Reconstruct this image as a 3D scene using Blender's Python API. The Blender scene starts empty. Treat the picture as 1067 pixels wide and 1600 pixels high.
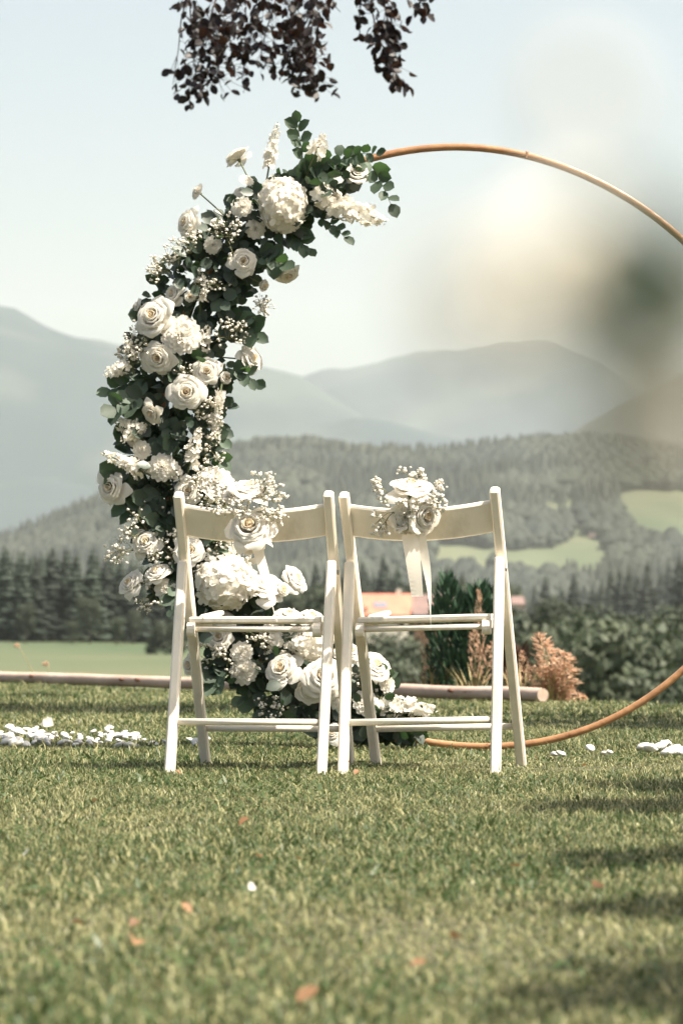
import bpy, math, random
import numpy as np
from mathutils import Vector, Matrix, Quaternion, noise

C = bpy.context.scene.collection
sc = bpy.context.scene
R = math.radians
PI = math.pi

# ------------------------------------------------------------------ camera
F = 5425.0            # focal length in photo pixels (photo 1067 x 1600)
CX, HY, EYE = 533.5, 958.0, 0.432
cam_d = bpy.data.cameras.new('camera')
cam = bpy.data.objects.new('camera', cam_d); C.objects.link(cam)
cam.location = (0, 0, EYE); cam.rotation_euler = (R(90), 0, 0)
cam_d.sensor_fit = 'HORIZONTAL'; cam_d.sensor_width = 24.0
cam_d.lens = 24.0 * F / 1067.0
cam_d.shift_y = (HY - 800.0) / 1067.0
cam_d.clip_start = 0.05; cam_d.clip_end = 30000
cam_d.dof.use_dof = True; cam_d.dof.focus_distance = 9.8
cam_d.dof.aperture_fstop = 8.0
sc.camera = cam

# ------------------------------------------------------------------ sky + sun
SUN_EL, SUN_AZ = R(59), R(112)          # azimuth from +Y towards +X
S = Vector((math.cos(SUN_EL) * math.sin(SUN_AZ), math.cos(SUN_EL) * math.cos(SUN_AZ), math.sin(SUN_EL)))
w = bpy.data.worlds.new('World'); sc.world = w; w.use_nodes = True
nt = w.node_tree
bg = nt.nodes['Background']
sky = nt.nodes.new('ShaderNodeTexSky'); sky.sky_type = 'NISHITA'; sky.sun_disc = False
sky.sun_elevation = SUN_EL; sky.sun_rotation = SUN_AZ
sky.dust_density = 5.0; sky.air_density = 0.8; sky.ozone_density = 0.6
tint = nt.nodes.new('ShaderNodeMix'); tint.data_type = 'RGBA'; tint.blend_type = 'MULTIPLY'; tint.inputs[0].default_value = 1.0; tint.inputs[7].default_value = (1.0, .98, .87, 1)
nt.links.new(sky.outputs[0], tint.inputs[6]); nt.links.new(tint.outputs[2], bg.inputs[0]); bg.inputs[1].default_value = 0.095
sun_d = bpy.data.lights.new('sun', 'SUN'); sun_d.energy = 5.0; sun_d.angle = R(0.5); sun_d.color = (1.0, 0.925, 0.80)
sun = bpy.data.objects.new('sun', sun_d); C.objects.link(sun)
sun.rotation_euler = S.to_track_quat('Z', 'Y').to_euler(); sun.location = (20, 0, 40)
sc.view_settings.view_transform = 'Standard'; sc.view_settings.look = 'None'
sc.view_settings.gamma = 1.0; sc.view_settings.use_curve_mapping = False
sc.view_settings.exposure = 1.35
sc.render.engine = 'CYCLES'
cy = sc.cycles
cy.use_denoising = True; cy.denoiser = 'OPENIMAGEDENOISE'
cy.max_bounces = 8; cy.diffuse_bounces = 3; cy.glossy_bounces = 2; cy.transmission_bounces = 4
cy.volume_bounces = 2; cy.transparent_max_bounces = 6
cy.caustics_reflective = False; cy.caustics_refractive = False

# ------------------------------------------------------------------ helpers
def P(px, py, d):
    """world point at depth d seen at photo pixel px,py"""
    return Vector(((px - CX) / F * d, d, EYE + (HY - py) / F * d))
def GD(py):
    return F * EYE / (py - HY)
def G(px, py):
    d = GD(py); return Vector(((px - CX) / F * d, d, 0))
def lerp(a, b, t): return a + (b - a) * t
def interp(x, pts):
    if x <= pts[0][0]: return pts[0][1]
    for (a, va), (b, vb) in zip(pts, pts[1:]):
        if x <= b: return va + (vb - va) * (x - a) / (b - a)
    return pts[-1][1]
def smooth(t):
    t = min(1, max(0, t)); return t * t * (3 - 2 * t)

def tag(o, label=None, cat=None, group=None, kind=None):
    if label: o['label'] = label
    if cat: o['category'] = cat
    if group: o['group'] = group
    if kind: o['kind'] = kind
    return o
def empty(name, loc, label, cat, group=None, rot=(0, 0, 0)):
    o = bpy.data.objects.new(name, None); C.objects.link(o)
    o.location = loc; o.rotation_euler = rot; o.empty_display_size = 0.1
    return tag(o, label, cat, group)
def link(name, me, parent=None, mw=None):
    o = bpy.data.objects.new(name, me); C.objects.link(o)
    if parent: o.parent = parent
    if mw is not None: o.matrix_local = mw
    return o

ICO = None
def ico():
    global ICO
    if ICO is None:
        t = (1 + 5 ** .5) / 2
        v = [(-1, t, 0), (1, t, 0), (-1, -t, 0), (1, -t, 0), (0, -1, t), (0, 1, t), (0, -1, -t), (0, 1, -t), (t, 0, -1), (t, 0, 1), (-t, 0, -1), (-t, 0, 1)]
        v = [Vector(a).normalized() for a in v]
        f = [(0, 11, 5), (0, 5, 1), (0, 1, 7), (0, 7, 10), (0, 10, 11), (1, 5, 9), (5, 11, 4), (11, 10, 2), (10, 7, 6), (7, 1, 8), (3, 9, 4), (3, 4, 2), (3, 2, 6), (3, 6, 8), (3, 8, 9), (4, 9, 5), (2, 4, 11), (6, 2, 10), (8, 6, 7), (9, 8, 1)]
        ICO = (v, f)
    return ICO

class MB:
    def __init__(s): s.v = []; s.f = []; s.m = []
    def add(s, v, f, m=0):
        n = len(s.v); s.v.extend(v); s.f.extend([tuple(i + n for i in q) for q in f]); s.m.extend([m] * len(f)); return s
    def merge(s, o, M=None, m=None):
        n = len(s.v)
        s.v.extend([M @ Vector(a) for a in o.v] if M is not None else o.v)
        s.f.extend([tuple(i + n for i in q) for q in o.f]); s.m.extend(o.m if m is None else [m] * len(o.f)); return s
    def tube(s, pts, rad, n=6, m=0, caps=True):
        pts = [Vector(p) for p in pts]
        if not isinstance(rad, (list, tuple)): rad = [rad] * len(pts)
        v = []; f = []; up = None
        for i, p in enumerate(pts):
            d = (pts[min(i + 1, len(pts) - 1)] - pts[max(i - 1, 0)])
            d = d.normalized() if d.length > 1e-9 else Vector((0, 0, 1))
            if up is None:
                up = d.orthogonal().normalized()
            up = (up - d * up.dot(d)); up = up.normalized() if up.length > 1e-6 else d.orthogonal().normalized()
            b = d.cross(up)
            for k in range(n):
                a = 2 * PI * k / n
                v.append(p + (up * math.cos(a) + b * math.sin(a)) * rad[i])
        for i in range(len(pts) - 1):
            for k in range(n):
                k2 = (k + 1) % n
                f.append((i * n + k, i * n + k2, (i + 1) * n + k2, (i + 1) * n + k))
        if caps:
            f.append(tuple(reversed(range(n)))); f.append(tuple(range((len(pts) - 1) * n, len(pts) * n)))
        return s.add(v, f, m)
    def beam(s, a, b, wx, wt, side, m=0, bev=0.003):
        """bar a->b; width wx along `side`, thickness wt across; chamfered edges"""
        a = Vector(a); b = Vector(b); d = (b - a).normalized()
        side = Vector(side); side = (side - d * side.dot(d)).normalized(); t = d.cross(side)
        hx, ht = wx / 2, wt / 2; c = bev
        prof = [(-hx + c, -ht), (hx - c, -ht), (hx, -ht + c), (hx, ht - c), (hx - c, ht), (-hx + c, ht), (-hx, ht - c), (-hx, -ht + c)]
        sh = [((1 - 2 * c / wx), (1 - 2 * c / wt))]
        v = []
        for pt, sc_ in ((a, 0), (a + d * c, 1), (b - d * c, 1), (b, 0)):
            for (x, y) in prof:
                k = 1 if sc_ else 1 - 2 * c / max(wx, wt)
                v.append(pt + side * x * k + t * y * k)
        f = []
        for i in range(3):
            for k in range(8):
                k2 = (k + 1) % 8; f.append((i * 8 + k, i * 8 + k2, (i + 1) * 8 + k2, (i + 1) * 8 + k))
        f.append(tuple(reversed(range(8)))); f.append(tuple(range(24, 32)))
        return s.add(v, f, m)
    def ball(s, c, r, m=0, rng=None, sq=1.0):
        v, f = ico(); c = Vector(c)
        vv = [c + Vector((a.x, a.y, a.z * sq)) * r * (1 + (rng.uniform(-.25, .25) if rng else 0)) for a in v]
        return s.add(vv, f, m)
    def mesh(s, name, mats, smooth_=True):
        me = bpy.data.meshes.new(name)
        me.from_pydata([tuple(a) for a in s.v], [], s.f)
        for mt in mats: me.materials.append(mt)
        me.polygons.foreach_set('material_index', s.m)
        me.polygons.foreach_set('use_smooth', [smooth_] * len(s.f))
        me.update(); return me
    def build(s, name, mats, parent=None, smooth_=True, mw=None):
        if not isinstance(mats, (list, tuple)): mats = [mats]
        return link(name, s.mesh(name, mats, smooth_), parent, mw)

def np_mesh(name, v, f, mat, tint=None, smooth_=False):
    """v (N,3) float, f (M,k) int of equal sided faces"""
    me = bpy.data.meshes.new(name)
    v = np.asarray(v, np.float32); f = np.asarray(f, np.int32); k = f.shape[1]
    me.vertices.add(len(v)); me.vertices.foreach_set('co', v.ravel())
    me.loops.add(f.size); me.loops.foreach_set('vertex_index', f.ravel())
    me.polygons.add(len(f)); me.polygons.foreach_set('loop_start', np.arange(0, f.size, k, dtype=np.int32))
    me.polygons.foreach_set('loop_total', np.full(len(f), k, np.int32))
    me.polygons.foreach_set('use_smooth', np.full(len(f), smooth_))
    if tint is not None:
        at = me.attributes.new('tint', 'FLOAT', 'POINT'); at.data.foreach_set('value', np.asarray(tint, np.float32))
    me.materials.append(mat); me.update(calc_edges=True); me.validate()
    return me

# ------------------------------------------------------------------ materials
def mat(name, col, rough=.6, col2=None, scale=8.0, bump=0.0, bscale=None, trans=0.0, tcol=None, detail=6.0, spec=.5, attr=False, ramp=(.35, .65), stretch=None, objrand=0.0, metallic=0.0):
    m = bpy.data.materials.new(name); m.use_nodes = True
    n = m.node_tree.nodes; L = m.node_tree.links
    b = n['Principled BSDF']; b.inputs['Roughness'].default_value = rough
    b.inputs['Specular IOR Level'].default_value = spec; b.inputs['Metallic'].default_value = metallic
    out = n['Material Output']
    src = None
    c4 = lambda c: (c[0], c[1], c[2], 1)
    tc = n.new('ShaderNodeTexCoord'); vec = tc.outputs['Object']
    if stretch:
        mp = n.new('ShaderNodeMapping'); mp.inputs['Scale'].default_value = stretch; L.new(vec, mp.inputs['Vector']); vec = mp.outputs[0]
    if col2 is not None:
        mix = n.new('ShaderNodeMix'); mix.data_type = 'RGBA'
        mix.inputs[6].default_value = c4(col); mix.inputs[7].default_value = c4(col2)
        if attr:
            at = n.new('ShaderNodeAttribute'); at.attribute_name = 'tint'; L.new(at.outputs['Fac'], mix.inputs[0])
        else:
            nz = n.new('ShaderNodeTexNoise'); nz.inputs['Scale'].default_value = scale; nz.inputs['Detail'].default_value = detail
            L.new(vec, nz.inputs['Vector'])
            rp = n.new('ShaderNodeMapRange'); rp.inputs[1].default_value = ramp[0]; rp.inputs[2].default_value = ramp[1]
            L.new(nz.outputs['Fac'], rp.inputs[0]); L.new(rp.outputs[0], mix.inputs[0])
        src = mix.outputs[2]
    else:
        rgb = n.new('ShaderNodeRGB'); rgb.outputs[0].default_value = c4(col); src = rgb.outputs[0]
    if objrand:
        oi = n.new('ShaderNodeObjectInfo'); hs = n.new('ShaderNodeHueSaturation')
        mr = n.new('ShaderNodeMapRange'); mr.inputs[3].default_value = 1 - objrand; mr.inputs[4].default_value = 1 + objrand
        L.new(oi.outputs['Random'], mr.inputs[0]); L.new(mr.outputs[0], hs.inputs['Value']); L.new(src, hs.inputs['Color']); src = hs.outputs[0]
    L.new(src, b.inputs['Base Color'])
    if bump:
        nb = n.new('ShaderNodeTexNoise'); nb.inputs['Scale'].default_value = bscale or scale * 3; nb.inputs['Detail'].default_value = 5
        L.new(vec, nb.inputs['Vector'])
        bp = n.new('ShaderNodeBump'); bp.inputs['Strength'].default_value = bump; bp.inputs['Distance'].default_value = .01
        L.new(nb.outputs['Fac'], bp.inputs['Height']); L.new(bp.outputs[0], b.inputs['Normal'])
    if trans:
        t = n.new('ShaderNodeBsdfTranslucent'); mx = n.new('ShaderNodeMixShader'); mx.inputs[0].default_value = trans
        if tcol: t.inputs[0].default_value = c4(tcol)
        else: L.new(src, t.inputs[0])
        L.new(b.outputs[0], mx.inputs[1]); L.new(t.outputs[0], mx.inputs[2]); L.new(mx.outputs[0], out.inputs['Surface'])
    return m

M = dict(
    paint=mat('ivory_paint', (.85, .775, .655), .38, (.81, .735, .615), 14, .06, 60),
    petal=mat('petal', (.91, .88, .81), .55, (.89, .85, .76), 20, 0, None, .44, spec=.25),
    heart=mat('petal_heart', (.90, .77, .57), .6, (.90, .82, .67), 30, 0, None, .44, spec=.2),
    ruffle=mat('hydrangea_petal', (.91, .88, .81), .6, (.89, .85, .76), 40, 0, None, .42, spec=.2),
    gyp=mat('gypsophila', (.90, .87, .80), .7, (.82, .77, .66), 60, 0, None, .3, spec=.2),
    stem=mat('green_stem', (.07, .10, .04), .6, (.12, .13, .06), 30),
    drystem=mat('fine_stem', (.20, .18, .09), .7, (.12, .14, .06), 60),
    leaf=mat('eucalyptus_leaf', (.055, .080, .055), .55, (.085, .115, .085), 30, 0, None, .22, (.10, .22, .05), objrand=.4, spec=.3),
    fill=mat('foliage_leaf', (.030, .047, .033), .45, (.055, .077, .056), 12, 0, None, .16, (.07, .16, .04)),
    hoop=mat('bent_wood_hoop', (.41, .215, .098), .36, (.30, .15, .07), 10, .25, 40, stretch=(1, 1, 1)),
    ribbon=mat('ribbon', (.86, .82, .74), .6, (.82, .77, .68), 40, 0, None, .4, spec=.3),
    bronze=mat('steel', (.35, .33, .30), .4, None, metallic=1.0),
    pebble=mat('white_pebble', (.80, .78, .73), .7, (.62, .60, .56), 30, .1, 80, objrand=.08),
    log=mat('peeled_log', (.56, .43, .36), .85, (.42, .30, .24), 3.0, .6, 14, stretch=(1, 1, 1)),
    logend=mat('log_end', (.50, .40, .32), .85, (.38, .28, .21), 30, .3),
    knot=mat('log_knot', (.12, .06, .045), .9, (.2, .1, .07), 40),
    blade=mat('grass_blade', (.036, .073, .019), .45, (.42, .39, .20), trans=.34, attr=True, spec=.35),
    soil=mat('lawn_thatch', (.026, .034, .014), .95, (.09, .08, .04), 22, .6, 60),
    meadow=mat('meadow', (.10, .17, .055), .9, (.20, .22, .085), .02, 0),
    dryleaf=mat('dry_leaf', (.30, .17, .08), .7, (.18, .085, .045), 30, 0, None, .25, objrand=.3),
    beech=mat('copper_beech_leaf', (.007, .006, .008), .5, (.012, .008, .009), 10, 0, None, .08, (.15, .055, .03), objrand=.35, spec=.35),
    bark=mat('bark', (.10, .085, .07), .9, (.06, .05, .042), 6, .8, 20),
    twig=mat('twig', (.05, .035, .03), .8),
    needle=mat('conifer_needles', (.011, .021, .015), .8, (.025, .038, .022), .9, 0, None, .1, objrand=.35),
    broad=mat('broadleaf', (.022, .036, .018), .7, (.048, .060, .030), .5, 0, None, .2, objrand=.3),
    thuja=mat('thuja_fronds', (.014, .042, .022), .6, (.03, .075, .035), 14, 0, None, .15),
    plume=mat('seed_plume', (.56, .33, .22), .8, (.66, .47, .33), 40, 0, None, .35),
    reed=mat('dry_reed', (.36, .28, .14), .8, (.25, .22, .10), 20),
    darkplant=mat('dark_red_plant', (.09, .035, .025), .7, (.05, .05, .025), 20, 0, None, .2),
    rooftile=mat('clay_roof', (.52, .19, .12), .8, (.42, .15, .10), .8),
    roofbrown=mat('brown_roof', (.20, .13, .115), .85, (.15, .10, .09), .8),  # darker and browner than the clay roof
    wall=mat('render_wall', (.60, .55, .47), .9, (.5, .46, .4), .6),
    timber=mat('timber_wall', (.16, .09, .05), .9, (.1, .06, .035), 2),
    glass=mat('skylight_glass', (.9, .9, .9), .25, None, metallic=1.0),
    pane=mat('window_glass', (.03, .035, .04), .1, None),
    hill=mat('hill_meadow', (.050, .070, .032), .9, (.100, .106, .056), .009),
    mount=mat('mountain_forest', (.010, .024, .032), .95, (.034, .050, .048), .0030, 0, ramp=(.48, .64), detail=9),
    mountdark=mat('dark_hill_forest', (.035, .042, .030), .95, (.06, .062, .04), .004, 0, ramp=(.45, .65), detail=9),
    forest=mat('far_forest', (.011, .018, .014), .9, (.027, .034, .020), .012, 0),
    valley=mat('valley_ground', (.042, .066, .024), .9, (.085, .092, .042), .012, 0),
)

def wear(m, col, scale, lo, hi, stretch=(1, 1, 1)):
    n = m.node_tree.nodes; L = m.node_tree.links; b = n['Principled BSDF']
    src = b.inputs['Base Color'].links[0].from_socket
    tc = n.new('ShaderNodeTexCoord'); mp = n.new('ShaderNodeMapping'); mp.inputs['Scale'].default_value = stretch; nz = n.new('ShaderNodeTexNoise')
    nz.inputs['Scale'].default_value = scale; nz.inputs['Detail'].default_value = 8; nz.inputs['Roughness'].default_value = .65
    rp = n.new('ShaderNodeMapRange'); rp.inputs[1].default_value = lo; rp.inputs[2].default_value = hi
    mix = n.new('ShaderNodeMix'); mix.data_type = 'RGBA'; mix.inputs[7].default_value = (*col, 1)
    L.new(tc.outputs['Object'], mp.inputs[0]); L.new(mp.outputs[0], nz.inputs['Vector']); L.new(nz.outputs['Fac'], rp.inputs[0]); L.new(rp.outputs[0], mix.inputs[0]); L.new(src, mix.inputs[6]); L.new(mix.outputs[2], b.inputs['Base Color'])
wear(M['paint'], (.42, .34, .25), 38, .70, .76, (1, 1, .35))
wear(M['paint'], (.62, .55, .45), 9, .50, .72, (1, 1, .3))
wear(M['log'], (.16, .09, .065), 9, .62, .70, (.6, .6, 6))
wear(M['hoop'], (.16, .075, .03), 26, .62, .72, (1, 1, 1))

# ------------------------------------------------------------------ terrain
def edge_y(x):
    return interp(x, [(-9, 29.0), (-6, 27.4), (.92, 16.75), (1.6, 15.9), (3, 15.3), (8, 19), (16, 24), (40, 30)])
VAL = [(25, -1.6), (60, -6.0), (150, -5.7), (300, -4.93), (420, -4.3), (520, -3.75), (700, -4.2), (1000, -6), (2000, -6), (3000, 5), (4500, 30), (13600, 60)]
def valley_z(x, y):
    z = interp(y, VAL)
    if y > 200:
        a = min(1, (y - 200) / 400)
        z += a * 1.2 * noise.noise((x / 90, y / 120, 3.3)) * (1 + y / 1500)
    return z
def ground_z(x, y):
    s = (y - edge_y(x)) * .6
    if s < 0: return -.06
    if y < 25: zt = lerp(-1.6, -1.6, 0)
    zt = valley_z(x, max(y, 25))
    t = smooth(s / 12.0)
    return lerp(-.06, zt, t) if s < 12 else zt

def terrain():
    ys = [-60, -30, -10, 0, 5, 10]
    y = 13.0
    while y < 32: ys.append(y); y += .7
    while y < 13600: ys.append(y); y *= 1.06
    ys.append(13600)
    nx = 121
    v = []; f = []
    for y in ys:
        wd = 45 + max(y, 0) * .42
        for i in range(nx):
            t = 2 * i / (nx - 1) - 1
            x = wd * (t * .35 + .65 * t ** 3)
            v.append((x, y, ground_z(x, y)))
    for j in range(len(ys) - 1):
        for i in range(nx - 1):
            a = j * nx + i; f.append((a, a + 1, a + nx + 1, a + nx))
    o = link('ground', np_mesh('ground', v, f, M['valley'], smooth_=True))
    tag(o, 'green valley floor with meadows sloping away below the lawn', kind='structure')
terrain()

def lawn_h(x, y):
    return .012 * noise.noise((x * 1.3, y * .8, 1.7)) + .006 * noise.noise((x * 4, y * 3, 5.1)) - .006
def lawn():
    xs = np.concatenate([np.linspace(-9, -3, 8)[:-1], np.linspace(-3, 3, 61), np.linspace(3, 12, 10)[1:]])
    nv = 120
    v = []; f = []
    for j in range(nv + 1):
        t = j / nv
        for x in xs:
            e = edge_y(x)
            y = -6 + (e + 6) * t
            z = lawn_h(x, y)
            v.append((x, y, z))
    n = len(xs)
    for x in xs: v.append((x, edge_y(x) + .25, -.22))
    for j in range(nv + 1):
        for i in range(n - 1):
            a = j * n + i; f.append((a, a + 1, a + n + 1, a + n))
    o = link('lawn', np_mesh('lawn', v, f, M['soil'], smooth_=True))
    tag(o, 'sunlit mown lawn under the chairs and the flower arch', kind='structure')
lawn()

# ------------------------------------------------------------------ grass blades
def grass():
    rs = np.random.RandomState(4)
    V = []; T = []; n_all = 0
    def zone(d0, d1, dens, hmean, wmean, side=False):
        nonlocal n_all
        hw = lambda d: .0983 * d * 1.10 + .18
        area = (hw(d0) + hw(d1)) * (d1 - d0)
        n = int(area * dens)
        d = d0 + (d1 - d0) * rs.rand(n)
        x = (rs.rand(n) * 2 - 1) * hw(d)
        if side: x = np.where(x > 0, 1, -1) * (hw(d) + np.abs(x) / hw(d) * .9)
        ok = np.array([dd < edge_y(xx) + .02 for xx, dd in zip(x, d)])
        x, d = x[ok], d[ok]; n = len(x)
        z = np.array([lawn_h(a, b) for a, b in zip(x, d)])
        patch = np.array([noise.noise((a * 1.6, b * .9, 8.8)) + .6 * noise.noise((a * 5.5, b * 4, 2.2)) for a, b in zip(x, d)])
        bare = np.array([noise.noise((a * .9, b * .55, 51.0)) for a, b in zip(x, d)])
        bare = np.clip((bare - .18) * 2.6, 0, 1)
        h = hmean * (0.5 + .9 * rs.rand(n)) * (1 - .25 * patch) * (1 - .45 * bare)
        h[rs.rand(n) < .025] *= 1.9
        wd = wmean * (.6 + .8 * rs.rand(n))
        a = rs.rand(n) * 2 * PI
        lean = h * (.35 + .9 * rs.rand(n))
        dx, dy = np.cos(a), np.sin(a)
        sa = a + PI / 2 + rs.randn(n) * .4
        sx, sy = np.cos(sa) * wd / 2, np.sin(sa) * wd / 2
        b = np.stack([x, d, z - .004], 1)
        mid = b + np.stack([dx * lean * .35, dy * lean * .35, h * .62], 1)
        tip = b + np.stack([dx * lean, dy * lean, h * (.75 + .3 * rs.rand(n))], 1)
        sd = np.stack([sx, sy, np.zeros(n)], 1)
        # clover and plantain leaves among the blades
        cn = np.array([noise.noise((a_ * 2.1, b_ * 1.3, 31.0)) for a_, b_ in zip(x, d)])
        cv = (rs.rand(n) < .05) & (cn > .05)
        k = cv.sum(); w3 = sd * 0
        if k:
            ww = (.002 + .003 * rs.rand(k))[:, None] * np.stack([np.cos(sa[cv]), np.sin(sa[cv]), .3 * rs.randn(k)], 1)
            L3 = (.010 + .010 * rs.rand(k))[:, None] * np.stack([dx[cv], dy[cv], .5 * rs.randn(k)], 1)
            b[cv, 2] += .008 + .016 * rs.rand(k)
            mid[cv] = b[cv] + L3 * .6; tip[cv] = b[cv] + L3
            sd[cv] = ww
        V.append(np.stack([b - sd, b + sd, mid + sd * .85, mid - sd * .85, tip], 1).reshape(-1, 3))
        t = np.clip(.15 + .17 * patch + .18 * bare + rs.randn(n) * .26, 0, 1)
        t[cv] = np.clip(.02 + .1 * rs.rand(k), 0, 1)
        straw = (rs.rand(n) < .20 + .10 * np.clip(patch, -1, 1)) & ~cv
        t[straw] = np.clip(.75 + .25 * rs.rand(straw.sum()), 0, 1)
        T.append(np.repeat(t, 5)); n_all += n
    zone(2.9, 6.0, 17500, .0185, .0026)
    zone(6.0, 9.8, 14500, .0170, .0026)
    zone(9.8, 13.5, 8500, .020, .0034)
    zone(13.5, 22.5, 3600, .024, .0052)
    zone(2.0, 6.0, 5000, .022, .004, True)
    zone(6.0, 13.5, 2200, .024, .005, True)
    zone(13.5, 22.5, 1200, .028, .006, True)
    v = np.concatenate(V); t = np.concatenate(T)
    b = np.arange(n_all)[:, None] * 5
    # one mesh of tris
    f = np.concatenate([b + np.array([[0, 1, 2]]), b + np.array([[0, 2, 3]]), b + np.array([[3, 2, 4]])], 0)
    o = link('grass', np_mesh('grass', v, f, M['blade'], t))
    tag(o, 'short green and straw coloured grass of the mown lawn', 'grass', kind='stuff')
    print('grass blades', n_all)
grass()

# ------------------------------------------------------------------ hills
def hill(name, D, ridge, base, wf, wb, mt, label, nz=1.0, seed=0, xr=(-900, 2000), rows=44, cols=150, bump=0.0):
    k = D / F
    v = []; f = []
    for j in range(rows + 1):
        y = D - wf + (wf + wb) * j / rows
        for i in range(cols + 1):
            px = xr[0] + (xr[1] - xr[0]) * i / cols
            x = (px - CX) * k
            H = EYE + (HY - interp(px, ridge)) * k
            t = (D - y) / wf if y < D else (y - D) / wb
            s = smooth(1 - t)
            g = noise.fractal((x / (nz * 420) + seed, y / (nz * 600), seed * .7), .9, 2.1, 5)
            gul = g * (H - base) * .16 * (1 - s * .72)
            z = base + (H - base) * s + gul * (1 if t < .96 else 0)
            z += bump * noise.fractal((x / (nz * 60), y / (nz * 60), seed), .8, 2, 3)
            v.append((x, y, z))
    n = cols + 1
    for j in range(rows):
        for i in range(cols):
            a = j * n + i; f.append((a, a + 1, a + n + 1, a + n))
    o = link(name, np_mesh(name, v, f, mt, smooth_=True))
    tag(o, label, kind='structure')
    return np.array(v).reshape(rows + 1, cols + 1, 3)

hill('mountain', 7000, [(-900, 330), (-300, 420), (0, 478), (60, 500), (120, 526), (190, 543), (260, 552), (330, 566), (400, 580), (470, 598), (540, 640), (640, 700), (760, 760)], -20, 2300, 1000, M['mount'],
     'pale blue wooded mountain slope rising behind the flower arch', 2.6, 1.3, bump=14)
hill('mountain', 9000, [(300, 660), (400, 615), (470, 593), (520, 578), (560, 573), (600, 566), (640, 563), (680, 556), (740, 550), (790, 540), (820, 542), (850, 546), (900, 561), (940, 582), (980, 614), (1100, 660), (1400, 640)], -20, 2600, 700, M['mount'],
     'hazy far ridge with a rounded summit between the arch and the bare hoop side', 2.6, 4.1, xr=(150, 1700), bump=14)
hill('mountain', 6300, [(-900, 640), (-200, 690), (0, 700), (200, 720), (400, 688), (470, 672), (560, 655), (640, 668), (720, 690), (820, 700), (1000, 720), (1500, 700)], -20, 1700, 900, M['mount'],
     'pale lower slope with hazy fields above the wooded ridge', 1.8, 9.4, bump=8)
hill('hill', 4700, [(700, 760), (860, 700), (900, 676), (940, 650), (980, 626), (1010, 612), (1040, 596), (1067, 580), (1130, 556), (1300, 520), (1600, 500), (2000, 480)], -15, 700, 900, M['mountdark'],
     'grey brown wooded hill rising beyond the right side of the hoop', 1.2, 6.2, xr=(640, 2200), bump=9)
MID = hill('hill', 3500, [(-900, 930), (-300, 900), (0, 866), (80, 842), (140, 814), (190, 790), (250, 770), (330, 738), (400, 722), (480, 716), (560, 728), (640, 728), (700, 724), (760, 716), (850, 706), (940, 704), (1000, 712), (1067, 726), (1300, 705), (1700, 690), (2000, 700)], -8, 1250, 800, M['hill'],
     'wooded middle hill with pale hay fields behind the chairs', .9, 2.7, rows=60, cols=220, bump=2.0)

FIELDS = [[(958, 770), (1010, 764), (1120, 768), (1120, 826), (1050, 824), (985, 806)],
          [(826, 778), (860, 772), (900, 784), (896, 816), (925, 838), (962, 850), (905, 872), (790, 876), (676, 866), (676, 846), (790, 862), (862, 856), (892, 838), (884, 790)]]
def inside(px, py, poly):
    c = False; j = len(poly) - 1
    for i in range(len(poly)):
        xi, yi = poly[i]; xj, yj = poly[j]
        if (yi > py) != (yj > py) and px < (xj - xi) * (py - yi) / (yj - yi) + xi: c = not c
        j = i
    return c

def far_forest():
    rs = np.random.RandomState(7)
    rows, cols = MID.shape[0] - 1, MID.shape[1] - 1
    V = []; Fc = []; n = 0; cnt = 0
    N = 34000
    U = rs.rand(N, 2); H = rs.rand(N)
    for q in range(N):
        u = (.16 + .56 * U[q, 0]) * cols; vv = (.04 + .66 * U[q, 1]) * rows
        i = int(u); j = int(vv)
        p = MID[j, i] * (1 - (vv - j)) * (1 - (u - i)) + MID[j, i + 1] * (1 - (vv - j)) * (u - i) + MID[j + 1, i] * (vv - j) * (1 - (u - i)) + MID[j + 1, i + 1] * (vv - j) * (u - i)
        x, y, z = p
        px = CX + x / y * F; py = HY - (z - EYE) / y * F
        jig = 7 * noise.noise((x / 40, y / 60, 0))
        up_ = 15.0 / y * F
        if any(inside(px + jig, py + jig * .6 - o_, g) for g in FIELDS for o_ in (0, up_ * .5, up_)): continue
        if noise.noise((x / 130, y / 200, 4.4)) > .48: continue
        h = 9 + 13 * H[q] ** 1.5; r = h * (.20 + .10 * rs.rand())
        con = noise.noise((x / 150, y / 150, 9.1)) > .04
        k = 6; a0 = rs.rand() * 6
        ring = lambda rr, zz: [(x + rr * (.75 + .5 * rs.rand()) * math.cos(a0 + 2 * PI * s / k), y + rr * math.sin(a0 + 2 * PI * s / k), zz) for s in range(k)]
        if con:
            V += ring(r, z + h * .1) + ring(r * .55, z + h * .5) + ring(r * .06, z + h)
        else:
            h *= .75; r *= 1.6
            V += ring(r * .8, z + h * .12) + ring(r * 1.05, z + h * .55) + ring(r * .35, z + h)
        for a in range(2):
            for s in range(k):
                s2 = (s + 1) % k
                Fc.append((n + a * k + s, n + a * k + s2, n + (a + 1) * k + s2, n + (a + 1) * k + s))
        n += 3 * k; cnt += 1
    o = link('forest', np_mesh('forest', V, Fc, M['forest'], smooth_=False))
    tag(o, 'distant dark forest covering the middle hill', 'forest', kind='stuff')
    print('forest trees', cnt)
far_forest()

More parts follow.
